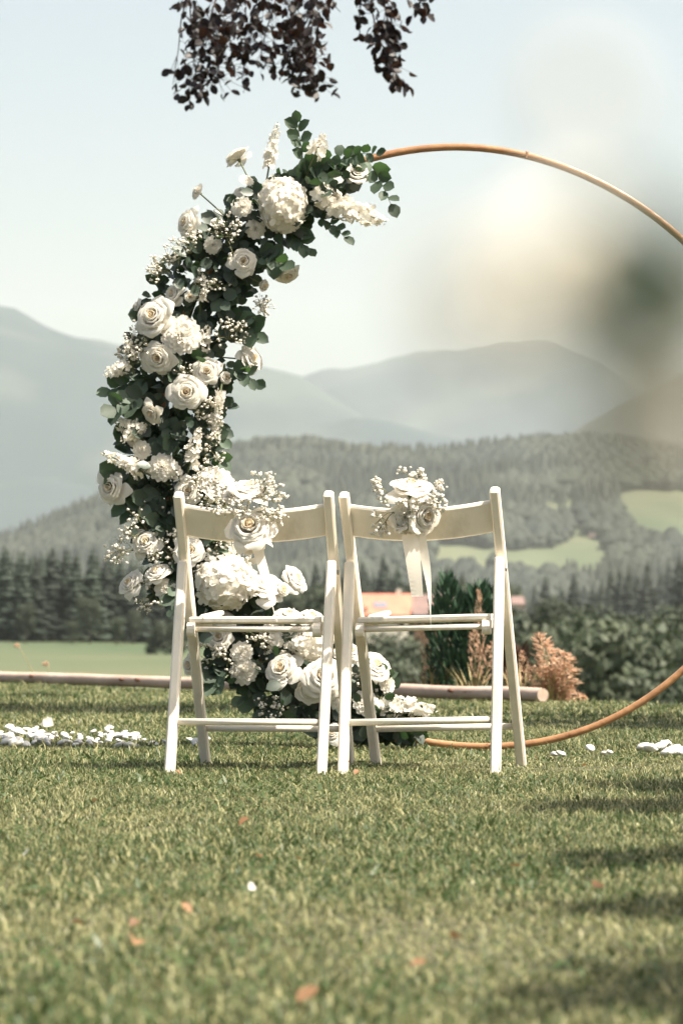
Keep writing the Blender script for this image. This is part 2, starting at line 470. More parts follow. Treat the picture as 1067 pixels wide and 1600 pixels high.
# ------------------------------------------------------------------ valley trees
def conifer_mesh(seed):
    """unit height crown: whorls of drooping boughs"""
    r = random.Random(seed); v = []; f = []
    L = 17
    for k in range(L):
        t = k / (L - 1)
        z = .10 + .88 * t
        rad = (.17 * (1 - t) ** .85 + .012) * r.uniform(.85, 1.15)
        nb = 10 if t < .7 else 7
        a0 = r.random() * 6
        for b in range(nb):
            a = a0 + 2 * PI * b / nb + r.uniform(-.2, .2); rr = rad * r.uniform(.6, 1.2); dz = -.05 * (1 - t) - .02
            w_ = rr * .42
            c, s = math.cos(a), math.sin(a)
            n = len(v)
            v += [(0, 0, z + .035), (c * rr * .55 - s * w_, s * rr * .55 + c * w_, z + dz * .4), (c * rr, s * rr, z + dz), (c * rr * .55 + s * w_, s * rr * .55 - c * w_, z + dz * .4), (c * rr * .5, s * rr * .5, z + dz - .045)]
            f += [(n, n + 1, n + 2), (n, n + 2, n + 3), (n + 1, n + 4, n + 2), (n + 2, n + 4, n + 3)]
    return np_mesh('conifer_crown', v, f, M['needle'])
def broad_mesh(seed):
    r = random.Random(seed); v = []; f = []
    lobes = [(Vector((r.uniform(-.26, .26), r.uniform(-.26, .26), r.uniform(.35, .80))), r.uniform(.15, .26)) for _ in range(11)]
    for c, rad in lobes:
        for _ in range(190):
            d = Vector((r.gauss(0, 1), r.gauss(0, 1), r.gauss(0, 1))).normalized()
            p = c + d * rad * r.uniform(.55, 1.05); p.z = max(p.z, .08)
            nrm = (d + Vector((r.gauss(0, .5), r.gauss(0, .5), r.gauss(0, .5)))).normalized()
            t1 = nrm.orthogonal().normalized(); t1.rotate(Quaternion(nrm, r.random() * 6)); t2 = nrm.cross(t1)
            s = r.uniform(.018, .040); n = len(v)
            v += [p - t1 * s, p - t2 * s * .7, p + t1 * s, p + t2 * s * .7]; f.append((n, n + 1, n + 2, n + 3))
    return np_mesh('broadleaf_crown', v, f, M['broad'])
def trunk_mesh(rad, h, name='trunk'):
    return MB().tube([(0, 0, -.06), (.004, 0, h * .4), (0, .004, h)], [rad, rad * .7, rad * .25], 7).mesh(name, [M['bark']])
CON = [conifer_mesh(s) for s in range(5)]; BRO = [broad_mesh(20 + s) for s in range(5)]
TC = trunk_mesh(.018, .9); TB = trunk_mesh(.03, .5)
tr = random.Random(11)
def tree(kind, px, D, top_py, label, group, wide=1.0):
    x = (px - CX) / F * D
    z0 = ground_z(x, D)
    h = EYE + (HY - top_py) / F * D - z0
    nm = {'c': 'conifer_tree', 'b': 'broadleaf_tree', 's': 'shrub'}[kind]
    t = empty(nm, (x, D, z0), label, 'shrub' if kind == 's' else 'tree', group, (0, 0, tr.random() * 6))
    me = tr.choice(CON if kind == 'c' else BRO)
    o = link('crown', me, t); o.scale = (h * wide, h * wide, h)
    if kind == 's': o.location.z = -.30 * h; o.scale.z = 1.3 * h
    q = link('trunk', TC if kind == 'c' else TB, t); q.scale = (h, h, h)
    return t
ORD = ['first', 'second', 'third', 'fourth', 'fifth', 'sixth', 'seventh', 'eighth', 'ninth', 'tenth', 'eleventh', 'twelfth', 'thirteenth', 'fourteenth', 'fifteenth', 'sixteenth', 'seventeenth', 'eighteenth', 'nineteenth', 'twentieth']
def mesh_arrays(me):
    v = np.empty(len(me.vertices) * 3, np.float32); me.vertices.foreach_get('co', v)
    f = np.empty(len(me.loops), np.int32); me.loops.foreach_get('vertex_index', f)
    return v.reshape(-1, 3), f.reshape(len(me.polygons), -1)
ARR = {'c': [mesh_arrays(m_) for m_ in CON], 'b': [mesh_arrays(m_) for m_ in BRO]}
def wood(name, kind, items, m_, label, cat='wood'):
    """many trees too mixed to tell apart, as one mass; items: (px, D, top_py, wide)"""
    V = []; Fs = []; n = 0
    for px, D, top, wide in items:
        x = (px - CX) / F * D; z0 = ground_z(x, D); h = EYE + (HY - top) / F * D - z0
        v, f = tr.choice(ARR[kind]); a = tr.random() * 6; c, s_ = math.cos(a), math.sin(a)
        q = np.stack([(v[:, 0] * c - v[:, 1] * s_) * h * wide + x, (v[:, 0] * s_ + v[:, 1] * c) * h * wide + D, v[:, 2] * h + z0], 1)
        V.append(q); Fs.append(f + n); n += len(v)
    o = link(name, np_mesh(name, np.concatenate(V), np.concatenate(Fs), m_)); tag(o, label, cat, kind='stuff')
U = tr.uniform
# dark spruce wood beyond the meadow
tops = [(-150, 845), (0, 850), (60, 858), (90, 850), (130, 856), (180, 866), (220, 876), (290, 888), (360, 900)]
wood('spruce_wood', 'c', [(U(-150, 370), U(515, 680), 0, 1.35) for _ in range(90)] and [(px, U(520, 690), interp(px, tops) + U(0, 34), U(1.2, 1.6)) for px in [U(-150, 370) for _ in range(120)]], M['needle'], 'dark spruce wood filling the far side of the green meadow')
for i in range(14):
    px = 272 - i * 21.5 + U(-5, 5)
    tree('c', px, U(500, 512), interp(px, tops) + U(-4, 12), 'dark spruce, %s along the meadow edge counted from the garland' % ORD[i], 'spruces at the meadow edge', 1.45)
for i, (px, D, top) in enumerate([(208, 490, 950), (182, 480, 962), (140, 492, 930), (112, 485, 968), (40, 490, 940)]):
    tree('b', px, D, top, 'pale leafy tree before the spruces, %s from the garland' % ORD[i], 'leafy trees before the spruces', .7)
for i, (px, D, top) in enumerate([(284, 430, 985), (262, 420, 968), (244, 420, 990)]):
    tree('s', px, D, top, 'low bush at the rim of the green meadow, %s from the chair' % ORD[i], 'bushes at the meadow rim', 1.25)
# spruces between and behind the chairs
tops2 = [(360, 892), (410, 884), (450, 872), (480, 880), (560, 872), (580, 862), (610, 868), (640, 890), (705, 884), (740, 900), (800, 912)]
wood('spruce_wood', 'c', [(px, U(700, 900), interp(px, tops2) + U(6, 34), U(1.1, 1.5)) for px in [U(370, 800) for _ in range(80)]], M['needle'], 'dark spruce wood rising behind the two chairs')
for i in range(13):
    px = 418 + i * 25 + U(-6, 6)
    tree('c', px, U(640, 690), interp(px, tops2) + U(-4, 10), 'spruce behind the chairs, %s from the garland' % ORD[i], 'spruces behind the chairs', 1.3)
sl = []
for i in range(60):
    px = U(400, 820); D = U(150, 420)
    if 535 < px < 722 and D > 250: D = U(140, 250)
    sl.append((px, D, U(990, 1045) if 525 < px < 730 else U(935, 1000), .85))
wood('leafy_wood', 'b', sl, M['broad'], 'green leafy trees and bushes on the slope below the house')
wood('leafy_wood', 'b', [(U(400, 550), U(430, 600), U(908, 945), .85) for _ in range(22)] + [(U(640, 800), U(480, 600), U(905, 930), .85) for _ in range(22)], M['broad'], 'leafy trees on both sides of the red roofed house')
for i, px in enumerate((578, 605, 632, 660)):
    tree('s', px, U(125, 150), U(1000, 1030), 'rounded green bush under the seat of the chair, %s from the garland' % ORD[i], 'bushes below the house', .95)
# beyond the open side of the hoop
tops3 = [(780, 960), (830, 935), (870, 928), (900, 945), (960, 948), (1020, 960), (1067, 935), (1160, 930)]
wood('leafy_wood', 'b', [(px, U(90, 330), interp(px, tops3) + U(10, 100), .85) for px in [U(770, 1190) for _ in range(70)]], M['broad'], 'dark leafy wood dropping away beyond the open side of the hoop')
for i in range(9):
    px = 828 + i * 33 + U(-8, 8)
    tree('b', px, U(180, 300), interp(px, tops3) + U(-6, 14), 'dark leafy tree beyond the hoop, %s counted from the chair' % ORD[i], 'leafy trees beyond the hoop', .8)
wood('far_wood', 'c', [(px, U(650, 1500), interp(px, [(780, 915), (850, 898), (920, 888), (1000, 866), (1067, 852), (1200, 850)]) + U(0, 50), 1.3) for px in [U(785, 1210) for _ in range(70)]], M['needle'], 'hazy valley wood below the hay fields')

# ------------------------------------------------------------------ houses
def house(px0, px1, D, ridge_py, eave_py, roofmat, wallmat, label, splay=.0, depth=8.0, group=None, sky_=False):
    k = D / F
    xm = ((px0 + px1) / 2 - CX) * k; hw = (px1 - px0) / 2 * k
    z0 = ground_z(xm, D)
    zr = EYE + (HY - ridge_py) * k - z0; ze = EYE + (HY - eave_py) * k - z0
    t = empty('house', (xm, D, z0), label, 'house', group)
    hd = depth / 2
    wl = MB(); wx = hw * (1 - splay) - .3
    a = [(-wx, -hd + .4, -1), (wx, -hd + .4, -1), (wx, hd - .4, -1), (-wx, hd - .4, -1), (-wx, -hd + .4, ze + .15), (wx, -hd + .4, ze + .15), (wx, hd - .4, ze + .15), (-wx, hd - .4, ze + .15), (-wx, 0, zr - .35), (wx, 0, zr - .35)]
    wl.add(a, [(0, 1, 5, 4), (2, 3, 7, 6), (1, 2, 6, 9, 5), (3, 0, 4, 8, 7)]); wl.build('wall', wallmat, t, False)
    rf = MB(); ex = hw * (1 - splay); th = .22
    for s in (-1, 1):
        top = [(-hw, 0, zr), (hw, 0, zr), (ex, s * hd, ze), (-ex, s * hd, ze)]
        bot = [(x, y, z - th) for x, y, z in top]
        rf.add(top + bot, [(0, 1, 2, 3), (7, 6, 5, 4), (3, 2, 6, 7), (0, 3, 7, 4), (1, 5, 6, 2)])
    r_ = rf.build('roof', roofmat, t, False)
    nrm = Vector((0, -(zr - ze), hd)).normalized()
    if sky_:
        for cx_ in (-.12,):
            cc = Vector((hw * cx_ * 1.6, -hd * .55, lerp(zr, ze, .55))) + nrm * .07
            mb = MB().beam(cc + Vector((-.6, 0, 0)), cc + Vector((1.1, 0, 0)), 1.3, .1, Vector((0, -hd, ze - zr)), 0, .02)
            mb.build('skylight', M['glass'], r_, False)
        ch = MB().beam((hw * .5, .6, zr - .8), (hw * .5, .6, zr + .6), .6, .6, (1, 0, 0), 0, .03); ch.build('chimney', M['wall'], r_, False)
    nwin = max(2, int(hw * 2 / 3))
    for i in range(nwin):
        xx = lerp(-wx * .75, wx * .75, i / (nwin - 1))
        zc = ze - 1.3
        wn = MB().beam((xx, -hd + .39, zc - .6), (xx, -hd + .39, zc + .6), 1.0, .1, (1, 0, 0), 0, .02); fo = wn.build('window', M['wall'], t, False)
        MB().beam((xx, -hd + .35, zc - .5), (xx, -hd + .35, zc + .5), .8, .06, (1, 0, 0), 0, .01).build('pane', M['pane'], fo, False)
    return t
house(553, 646, 450, 928, 961, M['rooftile'], M['wall'], 'house with a bright red tiled roof and skylight behind the second chair', .14, 9, sky_=True)
house(640, 708, 470, 929, 960, M['roofbrown'], M['timber'], 'barn with a brown roof adjoining the red roofed house', .10, 8)
house(796, 818, 480, 932, 944, M['roofbrown'], M['wall'], 'small house with a brownish roof seen past the chair leg', 0, 8)
house(1028, 1052, 700, 970, 978, M['wall'], M['wall'], 'tiny white house among the trees near the hoop', 0, 8)
for px, D, r_, e, m_, lb in [(929, 2450, 833, 842, 'roofbrown', 'far farmhouse with reddish roof on the edge of the hay field'), (962, 2420, 832, 838, 'roofbrown', 'long far barn with ochre roof beside the hay field'),
                         (818, 1900, 884, 890, 'wall', 'far white cottage in the valley, nearest the chair post'), (842, 1850, 893, 899, 'wall', 'far white cottage lower in the valley among trees'), (930, 1900, 888, 893, 'roofbrown', 'far reddish roofed cottage in the valley below the farm')]:
    mx = (MID[0, -1, 0] - MID[0, 0, 0]) / (MID.shape[1] - 1); my = (MID[-1, 0, 1] - MID[0, 0, 1]) / (MID.shape[0] - 1)
    for q in range(900, 3400, 10):
        xx = (px - CX) / F * q; zz = EYE + (HY - e - 3) * q / F; g_ = ground_z(xx, q)
        j_ = int((q - MID[0, 0, 1]) / my); i_ = int((xx - MID[0, 0, 0]) / mx)
        if 0 <= j_ < MID.shape[0]: g_ = max(g_, MID[j_, i_, 2])
        if g_ >= zz: break
    D = q
    z_e = EYE + (HY - e) * D / F
    hw = 11 * D / F
    t = empty('farmhouse', ((px - CX) / F * D, D, z_e - 5), lb, 'house')
    hh = (e - r_) * D / F; wd = 14 * D / F
    MB().add([(-wd / 2, -4, 1.5), (wd / 2, -4, 1.5), (wd / 2, 4, 1.5), (-wd / 2, 4, 1.5), (-wd / 2, -4, 5), (wd / 2, -4, 5), (wd / 2, 4, 5), (-wd / 2, 4, 5)], [(0, 1, 5, 4), (1, 2, 6, 5), (2, 3, 7, 6), (3, 0, 4, 7)]).build('wall', M['wall'], t, False)
    MB().add([(-wd / 2 - .8, -5, 4.8), (wd / 2 + .8, -5, 4.8), (wd / 2 + .8, 5, 4.8), (-wd / 2 - .8, 5, 4.8), (-wd / 2 - .8, 0, 5 + hh), (wd / 2 + .8, 0, 5 + hh)], [(0, 1, 5, 4), (2, 3, 4, 5), (1, 2, 5), (3, 0, 4), (3, 2, 1, 0)]).build('roof', M[m_], t, False)

# ------------------------------------------------------------------ log along the lawn edge
def log():
    A = Vector((.945, 16.35, .045)); B = Vector((-3.6, 23.4, .045))
    t = empty('log', (A + B) / 2 * 1.0 - Vector((0, 0, .045)), 'long peeled pinkish log lying along the far edge of the lawn', 'log')
    o = t.location
    r = random.Random(5); N = 46; pts = []; rad = []
    for i in range(N + 1):
        q = A.lerp(B, i / N)
        pts.append(q - o + Vector((0, 0, .006 * noise.noise((i * .35, 0, 0))))); rad.append(.033 + .004 * noise.noise((i * .5, 3, 0)))
    MB().tube(pts, rad, 14, caps=False).build('trunk', M['log'], t)
    d = (B - A).normalized()
    for e, sg in ((0, -1), (N, 1)):
        MB().tube([pts[e] - d * .004 * sg, pts[e] + d * .006 * sg], [rad[e] * .99, rad[e] * .97], 14).build('cut_end', M['logend'], t, False)
    for px in (48, 185, 230, 700):
        # knot on the camera side where the photo shows dark marks
        best = min(pts, key=lambda p: abs(CX + (p + o).x / (p + o).y * F - px))
        c = best + Vector((-.02, -.04, .012))
        MB().ball(c, .017, 0, r, .7).build('knot', M['knot'], t)
log()

# ------------------------------------------------------------------ plants beyond the log
def plume_mesh(h, wdt, seed, mats, base=.35):
    r = random.Random(seed); mb = MB()
    bend = Vector((r.uniform(-.12, .12), r.uniform(-.1, .1), 0)) * h
    ax = lambda t: Vector((0, 0, h * t)) + bend * t * t
    mb.tube([ax(i / 6) for i in range(7)], [.0028 * (1 - .1 * i) for i in range(7)], 4, 0)
    n = int(150 * (1 - base) + 60)
    for _ in range(n):
        t = r.uniform(base, 1.0); tt = (t - base) / (1 - base)
        rad = wdt * math.sin(PI * min(1, .12 + .88 * tt)) ** .8 * r.uniform(.3, 1) * (1 - .25 * tt)
        a = r.random() * 2 * PI
        p = ax(t) + Vector((math.cos(a) * rad, math.sin(a) * rad, rad * .7))
        d = Vector((math.cos(a), math.sin(a), .9)).normalized(); s = d.orthogonal().normalized(); s.rotate(Quaternion(d, r.random() * 6))
        L_ = r.uniform(.012, .03)
        mb.add([p - s * .004, p + s * .004, p + d * L_ + s * .002, p + d * L_ - s * .002], [(0, 1, 2, 3)], 1)
    return mb.mesh('plume', mats, False)
PL = [plume_mesh(.46, .055, s, [M['reed'], M['plume']], b) for s, b in ((1, .30), (2, .35), (3, .25), (4, .4))]
def grass_tuft(t, n, h, seed, mt):
    r = random.Random(seed); mb = MB()
    for _ in range(n):
        a = r.random() * 2 * PI; d = Vector((math.cos(a), math.sin(a), 0)); b = d * r.uniform(0, .06); hh = h * r.uniform(.5, 1.1)
        s = Vector((-d.y, d.x, 0)) * .0035
        p1 = b + d * hh * .2 + Vector((0, 0, hh * .6)); p2 = b + d * hh * .55 + Vector((0, 0, hh * .95))
        mb.add([b - s, b + s, p1 + s, p1 - s, p2], [(0, 1, 2, 3), (3, 2, 4)])
    o = mb.build('leaf_blades', mt, t, False); o['kind'] = 'stuff'
def plume_plant(px, base_d, spec, label, seed):
    x = (px - CX) / F * base_d; z = ground_z(x, base_d)
    t = empty('plume_grass', (x, base_d, z), label, 'plant')
    r = random.Random(seed)
    for (dpx, top_py, sc_) in spec:
        H = EYE + (HY - top_py) / F * base_d - z
        o = link('plume', r.choice(PL), t)
        s = H / .46
        lean = math.atan2(dpx / F * base_d, H)
        o.rotation_euler = (r.uniform(-.06, .06), lean, 0); 
        o.scale = (sc_, sc_, s)
        o.location = (r.uniform(-.03, .03), r.uniform(-.03, .03), 0)
        ro = r.uniform(0, 6)
    grass_tuft(t, 60, .25, seed, M['reed'])
plume_plant(862, 16.9, [(-6, 990, 1.5), (-26, 1035, 1.2), (18, 1008, 1.5), (34, 1020, 1.6), (48, 1033, 1.6), (60, 1055, 1.4), (26, 1050, 1.7), (8, 1045, 1.7), (44, 1075, 1.6), (-18, 1062, 1.1), (0, 1070, 1.5), (70, 1078, 1.2)], 'pinkish feathery plume grass standing just past the end of the log', 31)
plume_plant(676, 17.9, [(-6, 985, .45), (6, 1012, .6)], 'single pale plume stalk seen under the seat of the second chair', 32)
plume_plant(742, 17.4, [(-16, 978, .6), (12, 1000, .8), (2, 925, .5)], 'rusty plumes in front of the dark evergreen shrub', 33)
plume_plant(815, 17.0, [(0, 1018, .6), (-6, 1045, .6)], 'small rusty plume beside the chair leg and log end', 34)
def meadow_stalk(px, py0, top, d, label, seed):
    a = G(px, py0); 
    t = empty('grass_stalk', (a.x, a.y, ground_z(a.x, a.y)), label, 'plant')
    b = P(*top, a.y) - t.location
    mb = MB(); pts = [Vector((0, 0, 0)).lerp(b, i / 6) + Vector((b.x * .35 * (i / 6) * (1 - i / 6) * -1, 0, 0)) for i in range(7)]
    mb.tube(pts, [.004 - .0004 * i for i in range(7)], 5); mb.build('stalk', M['reed'], t)
    m2 = MB(); r = random.Random(seed)
    for i in range(26):
        p = b + Vector((-.02 * i / 26 - .002, 0, .006)) * 1.6 + Vector((r.gauss(0, .005), r.gauss(0, .005), r.gauss(0, .006)))
        m2.ball(p, .005, 0, r)
    m2.build('seed_head', M['plume'], t)
meadow_stalk(62, 1062, (30, 1011), 0, 'bent dry grass stalk with a seed head above the log', 3)
meadow_stalk(74, 1062, (76, 1040), 0, 'short dry grass stalk above the log', 4)

def evergreen(px, d, w_px, top_py, label, seed, mt, name='evergreen_shrub', n=1500):
    x = (px - CX) / F * d; z = ground_z(x, d); r = random.Random(seed)
    H = EYE + (HY - top_py) / F * d - z; W = w_px / F * d / 2
    t = empty(name, (x, d, z), label, 'shrub')
    mb = MB()
    lobes = [(r.uniform(-.75, .75) * W, r.uniform(-.6, .6) * W, r.uniform(.72, 1.0) * H, r.uniform(.3, .5) * W) for _ in range(9)]
    for _ in range(n):
        lx, ly, lh, lr = r.choice(lobes)
        tt = r.random() ** .8; a = r.random() * 2 * PI
        rad = lr * (1 - tt ** 3) * r.uniform(.6, 1.1) + .01
        p = Vector((lx * (.6 + .4 * tt) + math.cos(a) * rad, ly + math.sin(a) * rad, lh * tt))
        d_ = Vector((math.cos(a) * .5, math.sin(a) * .5, 1)).normalized(); s = d_.orthogonal().normalized(); s.rotate(Quaternion(d_, r.random() * 6))
        L_ = r.uniform(.04, .085); ww = r.uniform(.006, .012)
        mb.add([p, p + d_ * L_ * .5 + s * ww, p + d_ * L_, p + d_ * L_ * .5 - s * ww], [(0, 1, 2, 3)])
    mb.build('crown', mt, t, False)
    MB().tube([(0, 0, -.05), (0, 0, H * .5)], [.02, .01], 6).build('trunk', M['bark'], t)
evergreen(726, 18.0, 165, 905, 'dark green upright evergreen shrub behind the log under the second chair', 3, M['thuja'], n=3000)
evergreen(800, 17.3, 50, 1010, 'low dark red leaved plant by the end of the log', 4, M['darkplant'], 'red_leaf_plant', n=500)

# ------------------------------------------------------------------ hoop
HD = 11.16
HK = HD / F
HCX, HCY = 732.5, 697.5
U1 = Vector((.8602, .5099)); U2 = Vector((-.5099, .8602)); RA, RB = 488.3, 462.0     # major, minor radius in photo px
def hoop_px(a):
    """a: angle measured in the ellipse frame"""
    v_ = U1 * (RA * math.cos(a)) + U2 * (RB * math.sin(a)); return HCX + v_.x, HCY + v_.y
HOOP0 = P(HCX, 1171, HD); HOOP0.z = 0
def hoop():
    t = empty('hoop', HOOP0, 'large copper brown wooden hoop standing upright on the lawn, half wrapped in flowers', 'hoop')
    N = 160; mb = MB(); prof = [(-.011, -.009), (-.006, -.011), (.006, -.011), (.011, -.009), (.011, .009), (.006, .011), (-.006, .011), (-.011, .009)]
    v = []; f = []
    for i in range(N):
        a = 2 * PI * i / N; p = P(*hoop_px(a), HD) - HOOP0; q = P(*hoop_px(a + .001), HD) - HOOP0
        tan = (q - p).normalized(); rad = Vector((tan.z, 0, -tan.x))
        wob = .003 * math.sin(a * 3 + 1) + .002 * math.sin(a * 7)
        for (x, y) in prof: v.append(p + rad * (y + wob) + Vector((0, x, 0)))
    for i in range(N):
        for k in range(8):
            k2 = (k + 1) % 8; j = (i + 1) % N; f.append((i * 8 + k, i * 8 + k2, j * 8 + k2, j * 8 + k))
    mb.add(v, f); mb.build('ring', M['hoop'], t)
    # joint sleeve near the top right
    best = min((2 * PI * i / 720 for i in range(720)), key=lambda a: (Vector(hoop_px(a)) - Vector((821, 241))).length)
    p0 = P(*hoop_px(best - .006), HD) - HOOP0; p1 = P(*hoop_px(best + .006), HD) - HOOP0
    MB().beam(p0, p1, .0265, .0265, (0, 1, 0), 0, .004).build('joint_sleeve', M['hoop'], t, False)
hoop()

# ------------------------------------------------------------------ roses
def petal_geo(halfw, prof, pt=.22, side=.0, ruff=0.0, rng=None, nu=8, nv=7, th0=0.0, wexp=.6, edge=0.0):
    """one petal wrapped round +Z. prof: list of (r,z) along the petal"""
    v = []; f = []
    ph = rng.random() * 6 if rng else 0
    def pr(t):
        x = t * (len(prof) - 1); i = min(int(x), len(prof) - 2); q = x - i
        return lerp(prof[i][0], prof[i + 1][0], q), lerp(prof[i][1], prof[i + 1][1], q)
    for i in range(nv + 1):
        t = i / nv
        for j in range(nu + 1):
            u = 2 * j / nu - 1
            tv = t * (1 - pt * abs(u) ** 1.6)
            r_, z_ = pr(tv)
            wv = halfw * math.sin(PI * (.13 + .62 * tv)) ** wexp
            r_ += side * (abs(u) ** 3) * tv ** 2
            z_ -= side * .7 * (abs(u) ** 3) * tv ** 2
            if ruff: 
                q = ruff * tv ** 2 * math.sin(u * 7 + ph); r_ += q; z_ += q * .6 * math.cos(u * 5 + ph)
            r_ += edge * math.sin(PI * (u + 1) / 2) * tv
            a = th0 + u * wv
            v.append(Vector((r_ * math.cos(a), r_ * math.sin(a), z_)))
    n = nu + 1
    for i in range(nv):
        for j in range(nu):
            a = i * n + j; f.append((a, a + 1, a + n + 1, a + n))
    return v, f
def rose_core(seed, open_=1.0):
    r = random.Random(seed); mb = MB()
    K_ = 6
    for k in range(K_):
        t = k / (K_ - 1); rt = (.08 + .50 * t) * (open_ if k > 3 else 1); zt = .66 - .22 * t * t
        n = 3 + int(round(2.2 * t)); o = r.random() * 6
        cx_, cy_ = r.gauss(0, .025), r.gauss(0, .025)
        for q in range(n):
            g = r.uniform(.88, 1.12); hz = r.uniform(.92, 1.07); lip = 1.12 + .16 * t
            pf = [(.05, -.02), (rt * .72 * g, zt * .32), (rt * .96 * g, zt * .72 * hz), (rt * g, zt * .96 * hz), (rt * lip * g, zt * hz), (rt * (lip + .10) * g, zt * (.96 - .12 * t) * hz)]
            v, f = petal_geo(lerp(1.5, .95, t) * r.uniform(.85, 1.12), pf, lerp(.1, .34, t), .16 * t, .015 + .03 * t, r, nu=8, nv=9, th0=o + 2 * PI * q / n + r.uniform(-.3, .3))
            mb.add([p + Vector((cx_, cy_, 0)) for p in v], f, 1 if k < 2 else 0)
    if open_ > .9:
        o = r.random() * 6
        for q in range(5):
            g = r.uniform(.9, 1.08); tz = r.uniform(-.05, .09)
            v, f = petal_geo(r.uniform(.62, .78), [(.08, -.02), (.40, .10), (.66 * g, .26), (.82 * g, .32 + tz), (.96 * g, .26 + tz)], .42, .22, .03, r, th0=o + 2 * PI * q / 5 + r.uniform(-.2, .2), wexp=.7)
            mb.add(v, f, 0)
    # calyx
    mb.tube([(0, 0, -.28), (0, 0, -.08), (0, 0, .0)], [.06, .15, .12], 8, 2)
    return mb
def ruffle_core(seed):
    r = random.Random(seed); mb = MB()
    for k in range(6):
        t = k / 5; n = 4 + k
        o = r.random() * 6
        for q in range(n):
            R_ = .12 + .80 * t; z = .62 - .5 * t ** 1.4
            v, f = petal_geo(.9 - .25 * t, [(.05, 0), (R_ * .5, z * .5), (R_ * .9, z * .95), (R_ * 1.1, z * r.uniform(.85, 1.1))], .12, .05, .085, r, nu=10, th0=o + 2 * PI * q / n + r.uniform(-.2, .2))
            mb.add(v, f, 0 if t > .3 else 1)
    mb.tube([(0, 0, -.5), (0, 0, -.1), (0, 0, .0)], [.08, .16, .14], 8, 2)
    return mb
RMATS = [M['petal'], M['heart'], M['stem']]
ROSE = [rose_core(s).mesh('rose', RMATS) for s in (1, 2, 3, 4, 11, 12, 13, 14)]
BUD = [rose_core(s, .72).mesh('rose_bud', RMATS) for s in (7, 8)]
CARN = [ruffle_core(s).mesh('carnation', [M['petal'], M['ruffle'], M['stem']]) for s in (5, 6, 9)]
_pr = random.Random(77)
PETAL = []
for s in range(5):
    v, f = petal_geo(_pr.uniform(.52, .66), [(.08, -.03), (.50, .02), (.82, .14), (1.04, .09), (1.16 + _pr.uniform(-.08, .12), -.10)], .46, .20, .03, _pr, wexp=.75)
    PETAL.append(MB().add(v, f).mesh('petal', [M['petal']]))
def place_flower(kind, loc, rad, face, parent, rng, label=None, npet=6):
    q = Vector(face).normalized().to_track_quat('Z', 'Y')
    q = q @ Quaternion((0, 0, 1), rng.random() * 6.28)
    me = rng.choice({'rose': ROSE, 'bud': BUD, 'carn': CARN}[kind])
    o = link({'rose': 'rose', 'bud': 'rose_bud', 'carn': 'carnation'}[kind], me, parent)
    k = rad * {'rose': 1.06, 'bud': 1.45, 'carn': 1.05}[kind]
    o.matrix_local = Matrix.LocRotScale(Vector(loc) - q @ Vector((0, 0, .25 * k)), q, Vector((k, k, k * (1.15 if kind == 'bud' else 1))))
    if kind == 'rose':
        off = rng.random() * 6
        for i in range(npet):
            p = link('petal', rng.choice(PETAL), o)
            p.matrix_local = Matrix.Rotation(off + 2 * PI * i / npet + rng.uniform(-.28, .28), 4, 'Z') @ Matrix.Rotation(rng.uniform(-.32, .18), 4, 'Y') @ Matrix.Scale(rng.uniform(.84, 1.1), 4)
    return o

def gyps(rng, n, spread, L_, axis, size, upbias=.3, stem_n=None):
    """baby's breath: branching thin stems ending in small puffs; returns MB around the origin"""
    mb = MB(); axis = Vector(axis).normalized()
    tips = []
    for _ in range(max(3, n // 9)):
        d = (axis + Vector((rng.gauss(0, 1), rng.gauss(0, 1), rng.gauss(0, 1))) * spread).normalized()
        mid = d * L_ * rng.uniform(.35, .6)
        mb.tube([(0, 0, 0), mid * .5 + Vector((0, 0, .004)), mid], [.0011, .0009, .0008], 3, 1, False)
        for _ in range(9):
            e = mid + (d + Vector((rng.gauss(0, 1), rng.gauss(0, 1), rng.gauss(0, 1))) * .75).normalized() * L_ * rng.uniform(.12, .45)
            mb.tube([mid, (mid + e) / 2 + Vector((0, 0, -.003)), e], [.0007, .0006, .0005], 3, 1, False)
            tips.append(e)
    for e in tips:
        r_ = size * rng.choice((.4, .6, .8, 1, 1, 1.15))
        mb.ball(e, r_, 0, rng, .85)
        if r_ > size * .7:
            for _ in range(2): mb.ball(e + Vector((rng.gauss(0, 1), rng.gauss(0, 1), rng.gauss(0, 1))) * r_ * .5, r_ * .62, 0, rng)
    return mb
